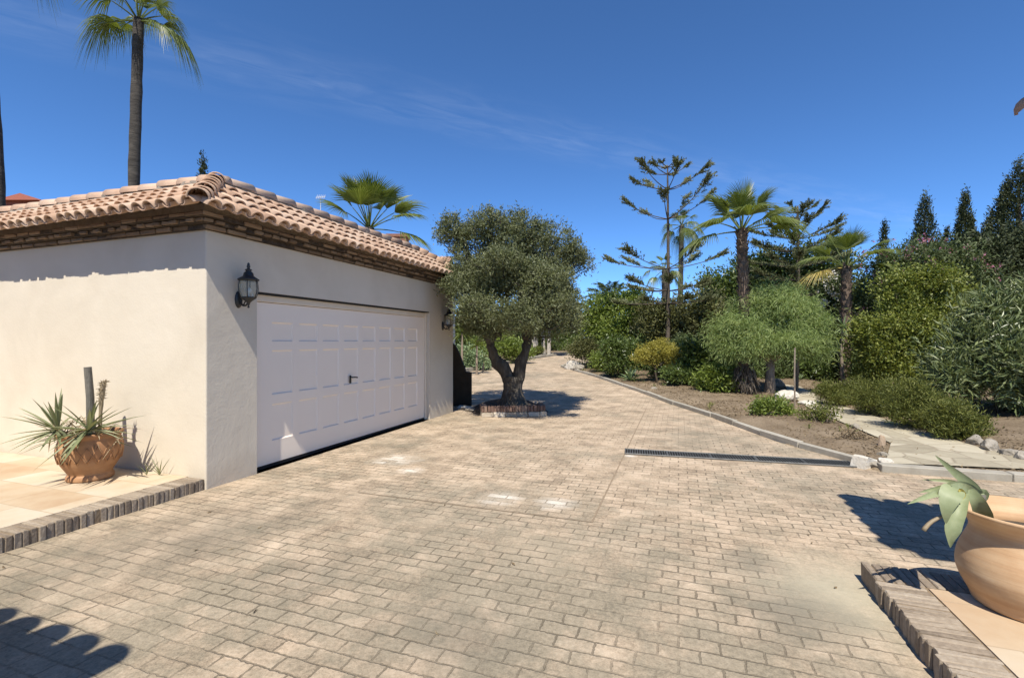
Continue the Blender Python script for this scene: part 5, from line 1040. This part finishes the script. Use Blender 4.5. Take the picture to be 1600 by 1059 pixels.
# rocks
for k, (px, py, s, mt, lb) in enumerate(((1348, 729, (.13, .10, .09), 'whiterock', 'squared white stone block at the tip of the kerb'), (1366, 731, (.09, .08, .06), 'rock', 'small tan stone right of the white block'), (1384, 726, (.13, .08, .055), 'whiterock', 'flat pale stone at the start of the path'), (1379, 716, (.07, .06, .05), 'rock', 'little stone behind the flat pale stone'), (1378, 702, (.06, .045, .12), 'pinkstone', 'upright pinkish brick stone at the path edge'),
    (1524, 699, (.12, .10, .10), 'rock', 'pale rock at the end of the ground cover'), (1546, 707, (.19, .13, .12), 'rock', 'largest dark-sided rock right of the path'), (1577, 716, (.14, .12, .09), 'rock', 'middle rock of the row right of the path'), (1600, 722, (.12, .12, .11), 'rock', 'rock cut by the right edge beyond the path'), (1228, 628, (.36, .30, .17), 'whiterock', 'white boulder at the foot of the pepper tree'), (1262, 634, (.25, .2, .10), 'whiterock', 'flat white stone beside the thin stake'), (1215, 606, (.3, .25, .2), 'rock', 'grey boulder behind the pepper tree trunk'), (1338, 672, (.10, .08, .07), 'rock', 'small dark rock on the near edge of the path'), (1305, 652, (.12, .1, .06), 'whiterock', 'small pale stone between dry shrub and path'),
    (894, 577, (.42, .3, .28), 'whiterock', 'white boulder at the bend of the drive'), (905, 579, (.3, .3, .18), 'rock', 'grey rock behind the white bend boulder'), (1022, 612, (.14, .1, .05), 'rock', 'clump-shaped dark stone on the kerb by the golden tree'))):
    if mt == 'pinkstone' and mt not in MAT: MAT[mt] = pm('pink_stone', [(.30, .22, .15), (.42, .33, .24)], .9, 8, bst=.5)
    p = gp(px, py); 
    if k == 0:
        mb = MB(); mb.bbox((-.12, -.09, -.03), (.12, .09, .13), .012, .006, np.random.default_rng(9)); o = mb.build('stone_block', MAT['whiterock'], None, False, (p[0], p[1], 0)); o.rotation_euler = (.12, .2, .5); tag(o, lb, 'rock')
    else: rock((p[0], p[1], max(gzb(p[0], p[1]), gz(p[1])) - .015), s, lb, 600 + k, mt)
bush(1128, 616, [(1124, 592, 24, 20), (1142, 598, 18, 16), (1108, 598, 18, 16)], 6500, .15, .05, 'hibiscus', 'fresh green leafy bush in front of the dark broad-leaved bush', 541, cr=.12)
bush(1058, 606, [(1054, 588, 18, 13), (1070, 592, 16, 12)], 3500, .10, .045, 'hedge', 'small glossy bush right of the golden tree stem', 542, cr=.09)
bush(938, 584, [(936, 566, 16, 14), (948, 572, 14, 11)], 3500, .10, .045, 'hibiscus', 'small fresh green bush close to the bend rocks', 543, cr=.1)
for k, (px, Yb, w_, lb) in enumerate(((1140, 16.5, 40, 'dark low bush left of the stout palm base'), (1215, 17.5, 44, 'dark low bush behind the pepper tree trunk'), (1285, 17.0, 40, 'dark low bush behind the ground cover, left of the yuccas'), (1350, 16.0, 36, 'dark low bush right of the yucca stems'), (1180, 19.5, 46, 'dark thicket deep in the bed behind the stout palm'), (1052, 17.5, 34, 'dark low bush close behind the golden tree'), (1000, 20.5, 32, 'dark low bush behind the agave rosettes'))):
    yb_ = HZ + (EYE - gz(Yb)) * F / Yb
    bush(px, 0, [(px - w_ * .4, yb_ - 26, w_ * .6, 22), (px + w_ * .4, yb_ - 22, w_ * .6, 24, .3), (px, yb_ - 36, w_ * .5, 20), (px, yb_ - 12, w_, 14)], 8000, .14, .055, ('hedge', 'bougleaf')[k % 2], lb, 530 + k, "low_bush", cr=.15, Y=Yb)
# leaf litter and dead grass over the bare soil
rng = np.random.default_rng(77); n = 70000; P = np.stack([rng.uniform(2.5, 16, n), rng.uniform(5.4, 24, n)], 1); ok = ~inside(P, drive_poly) & (pdist(P, drive_poly) > .12) & ~(inside(P, path_poly) & (rng.random(n) > .12)) & (vnoise(P, .9, 8) + rng.random(n) * .5 > .58); P = P[ok]
z = bedz(P) + rng.uniform(.004, .02, len(P)); mb = MB(); leafcards(mb, np.column_stack([P, z]), np.column_stack([rng.normal(0, 1, (len(P), 2)), rng.normal(.05, .2, len(P))]), .055, .018, rng, .3); tag(mb.build('leaf_litter', MAT['litter']), 'dry leaf litter scattered on the garden soil', 'leaf litter', kind='stuff')
n = 420; P = np.stack([rng.uniform(-4, 6, n), rng.uniform(2.2, 16, n)], 1); ok = inside(P, drive_poly) & ((P - np.array([.3, 11.2])) ** 2 @ np.array([1, .6]) < 9 * rng.random(n) ** 2 + (rng.random(n) < .25) * 60); P = P[ok]
mb = MB(); leafcards(mb, np.column_stack([P, gz(P[:, 1]) + .006]), np.column_stack([rng.normal(0, 1, (len(P), 2)), np.full(len(P), .04)]), .05, .014, rng, .25); tag(mb.build('fallen_leaves', MAT['litter']), 'few dry leaves fallen on the paving near the olive', 'leaf litter', kind='stuff')
mb = MB(); n = 260; P = np.stack([rng.uniform(3, 15, n), rng.uniform(6, 22, n)], 1); P = P[~inside(P, drive_poly) & (pdist(P, drive_poly) > .2) & ~inside(P, path_poly) & (vnoise(P, .7, 12) > .42)]
for q, z_ in zip(P, bedz(P)): rosette(mb, (q[0], q[1], z_), int(rng.integers(5, 13)), rng.uniform(.07, .2), .012, rng, (25, 85), .2, seg=4)
tag(mb.build('weeds', MAT['rosemary']), 'small thin weeds sprouting over the bare garden soil', 'weeds', kind='stuff')
# ------------------------------------------------------------------ neighbours behind the garage
Y = 26.0; h1 = empty('neighbour_house', (xat(45, Y), Y, gz(Y)), 0, 'red rendered house top left of the tall palm trunk', 'house'); hh = zat(312, Y) - gz(Y); sc = Y / F
mb = MB(); mb.box((-40 * sc, 0, -.2), (18 * sc, 6, hh)); mb.build('wall', MAT['redwall'], h1)
mb = MB(); mb.add(np.array([(-8 * sc, -.2, hh + .3), (-14 * sc, 3, hh + .3), (22 * sc, -.3, hh - .1), (22 * sc, 6.3, hh - .1), (-44 * sc, 6.3, hh - .1), (-44 * sc, -.3, hh - .1)]), [[5, 2, 0], [0, 2, 3, 1], [1, 3, 4], [5, 0, 1, 4], [2, 5, 4, 3]]); mb.build('roof', MAT['redwall'], h1)
Y = 23.0; sc = Y / F; h2 = empty('neighbour_house', (xat(600, Y), Y, gz(Y)), 0, 'tile-roofed house with brick chimney behind the short palm', 'house'); zr = zat(386, Y) - gz(Y)
mb = MB(); mb.box((-170 * sc, 0, -.2), (88 * sc, 6, zr - 1.0)); mb.build('wall', MAT['housewall'], h2)
mb = MB(); tile_face(mb, (-176 * sc, -.4, zr - 1.05), X_, Y_, 270 * sc, 3.4, 1.05,   .22, 0, 0, np.random.default_rng(4), .4, .1); rf = mb.build('roof', MAT['rooftile'], h2, True)
mb = MB(); mb.add(np.array([(-176 * sc, -.35, zr - 1.09), (94 * sc, -.35, zr - 1.09), (94 * sc, 3.0, zr - .02), (-176 * sc, 3.0, zr - .02), (94 * sc, 6.3, zr - 1.09), (-176 * sc, 6.3, zr - 1.09)]), [[0, 1, 2, 3], [3, 2, 4, 5], [0, 3, 5], [1, 4, 2], [0, 5, 4, 1]]); mb.build('roof_deck', MAT['chimney'], rf)
mb = MB(); mb.bbox((0, .6, zr - 1.2), (30 * sc, 1.3, zat(366, Y) - gz(Y)), .01); mb.bbox((-2 * sc, .54, zat(366, Y) - gz(Y)), (32 * sc, 1.36, zat(361, Y) - gz(Y)), .01); mb.build('chimney', MAT['chimney'], rf)
an = empty('tv_antenna', (xat(475, Y), Y + 2.0, gz(Y) + zr - .6), 0, 'white television aerial above the garage ridge', 'antenna'); ah = zat(308, Y + 2) - an.location[2]
mb = MB(); mb.tube([(0, 0, 0), (0, 0, ah)], .02, 6); mb.build('mast', MAT['alu'], an)
mb = MB(); mb.tube([(-.25, 0, ah - .02), (.25, 0, ah + .02)], .02, 5)
for k in range(5): mb.tube([(-.2 + k * .1, -.1, ah - .12), (-.2 + k * .1, .1, ah + .14)], .014, 4)
mb.build('yagi_elements', MAT['alu'], an)
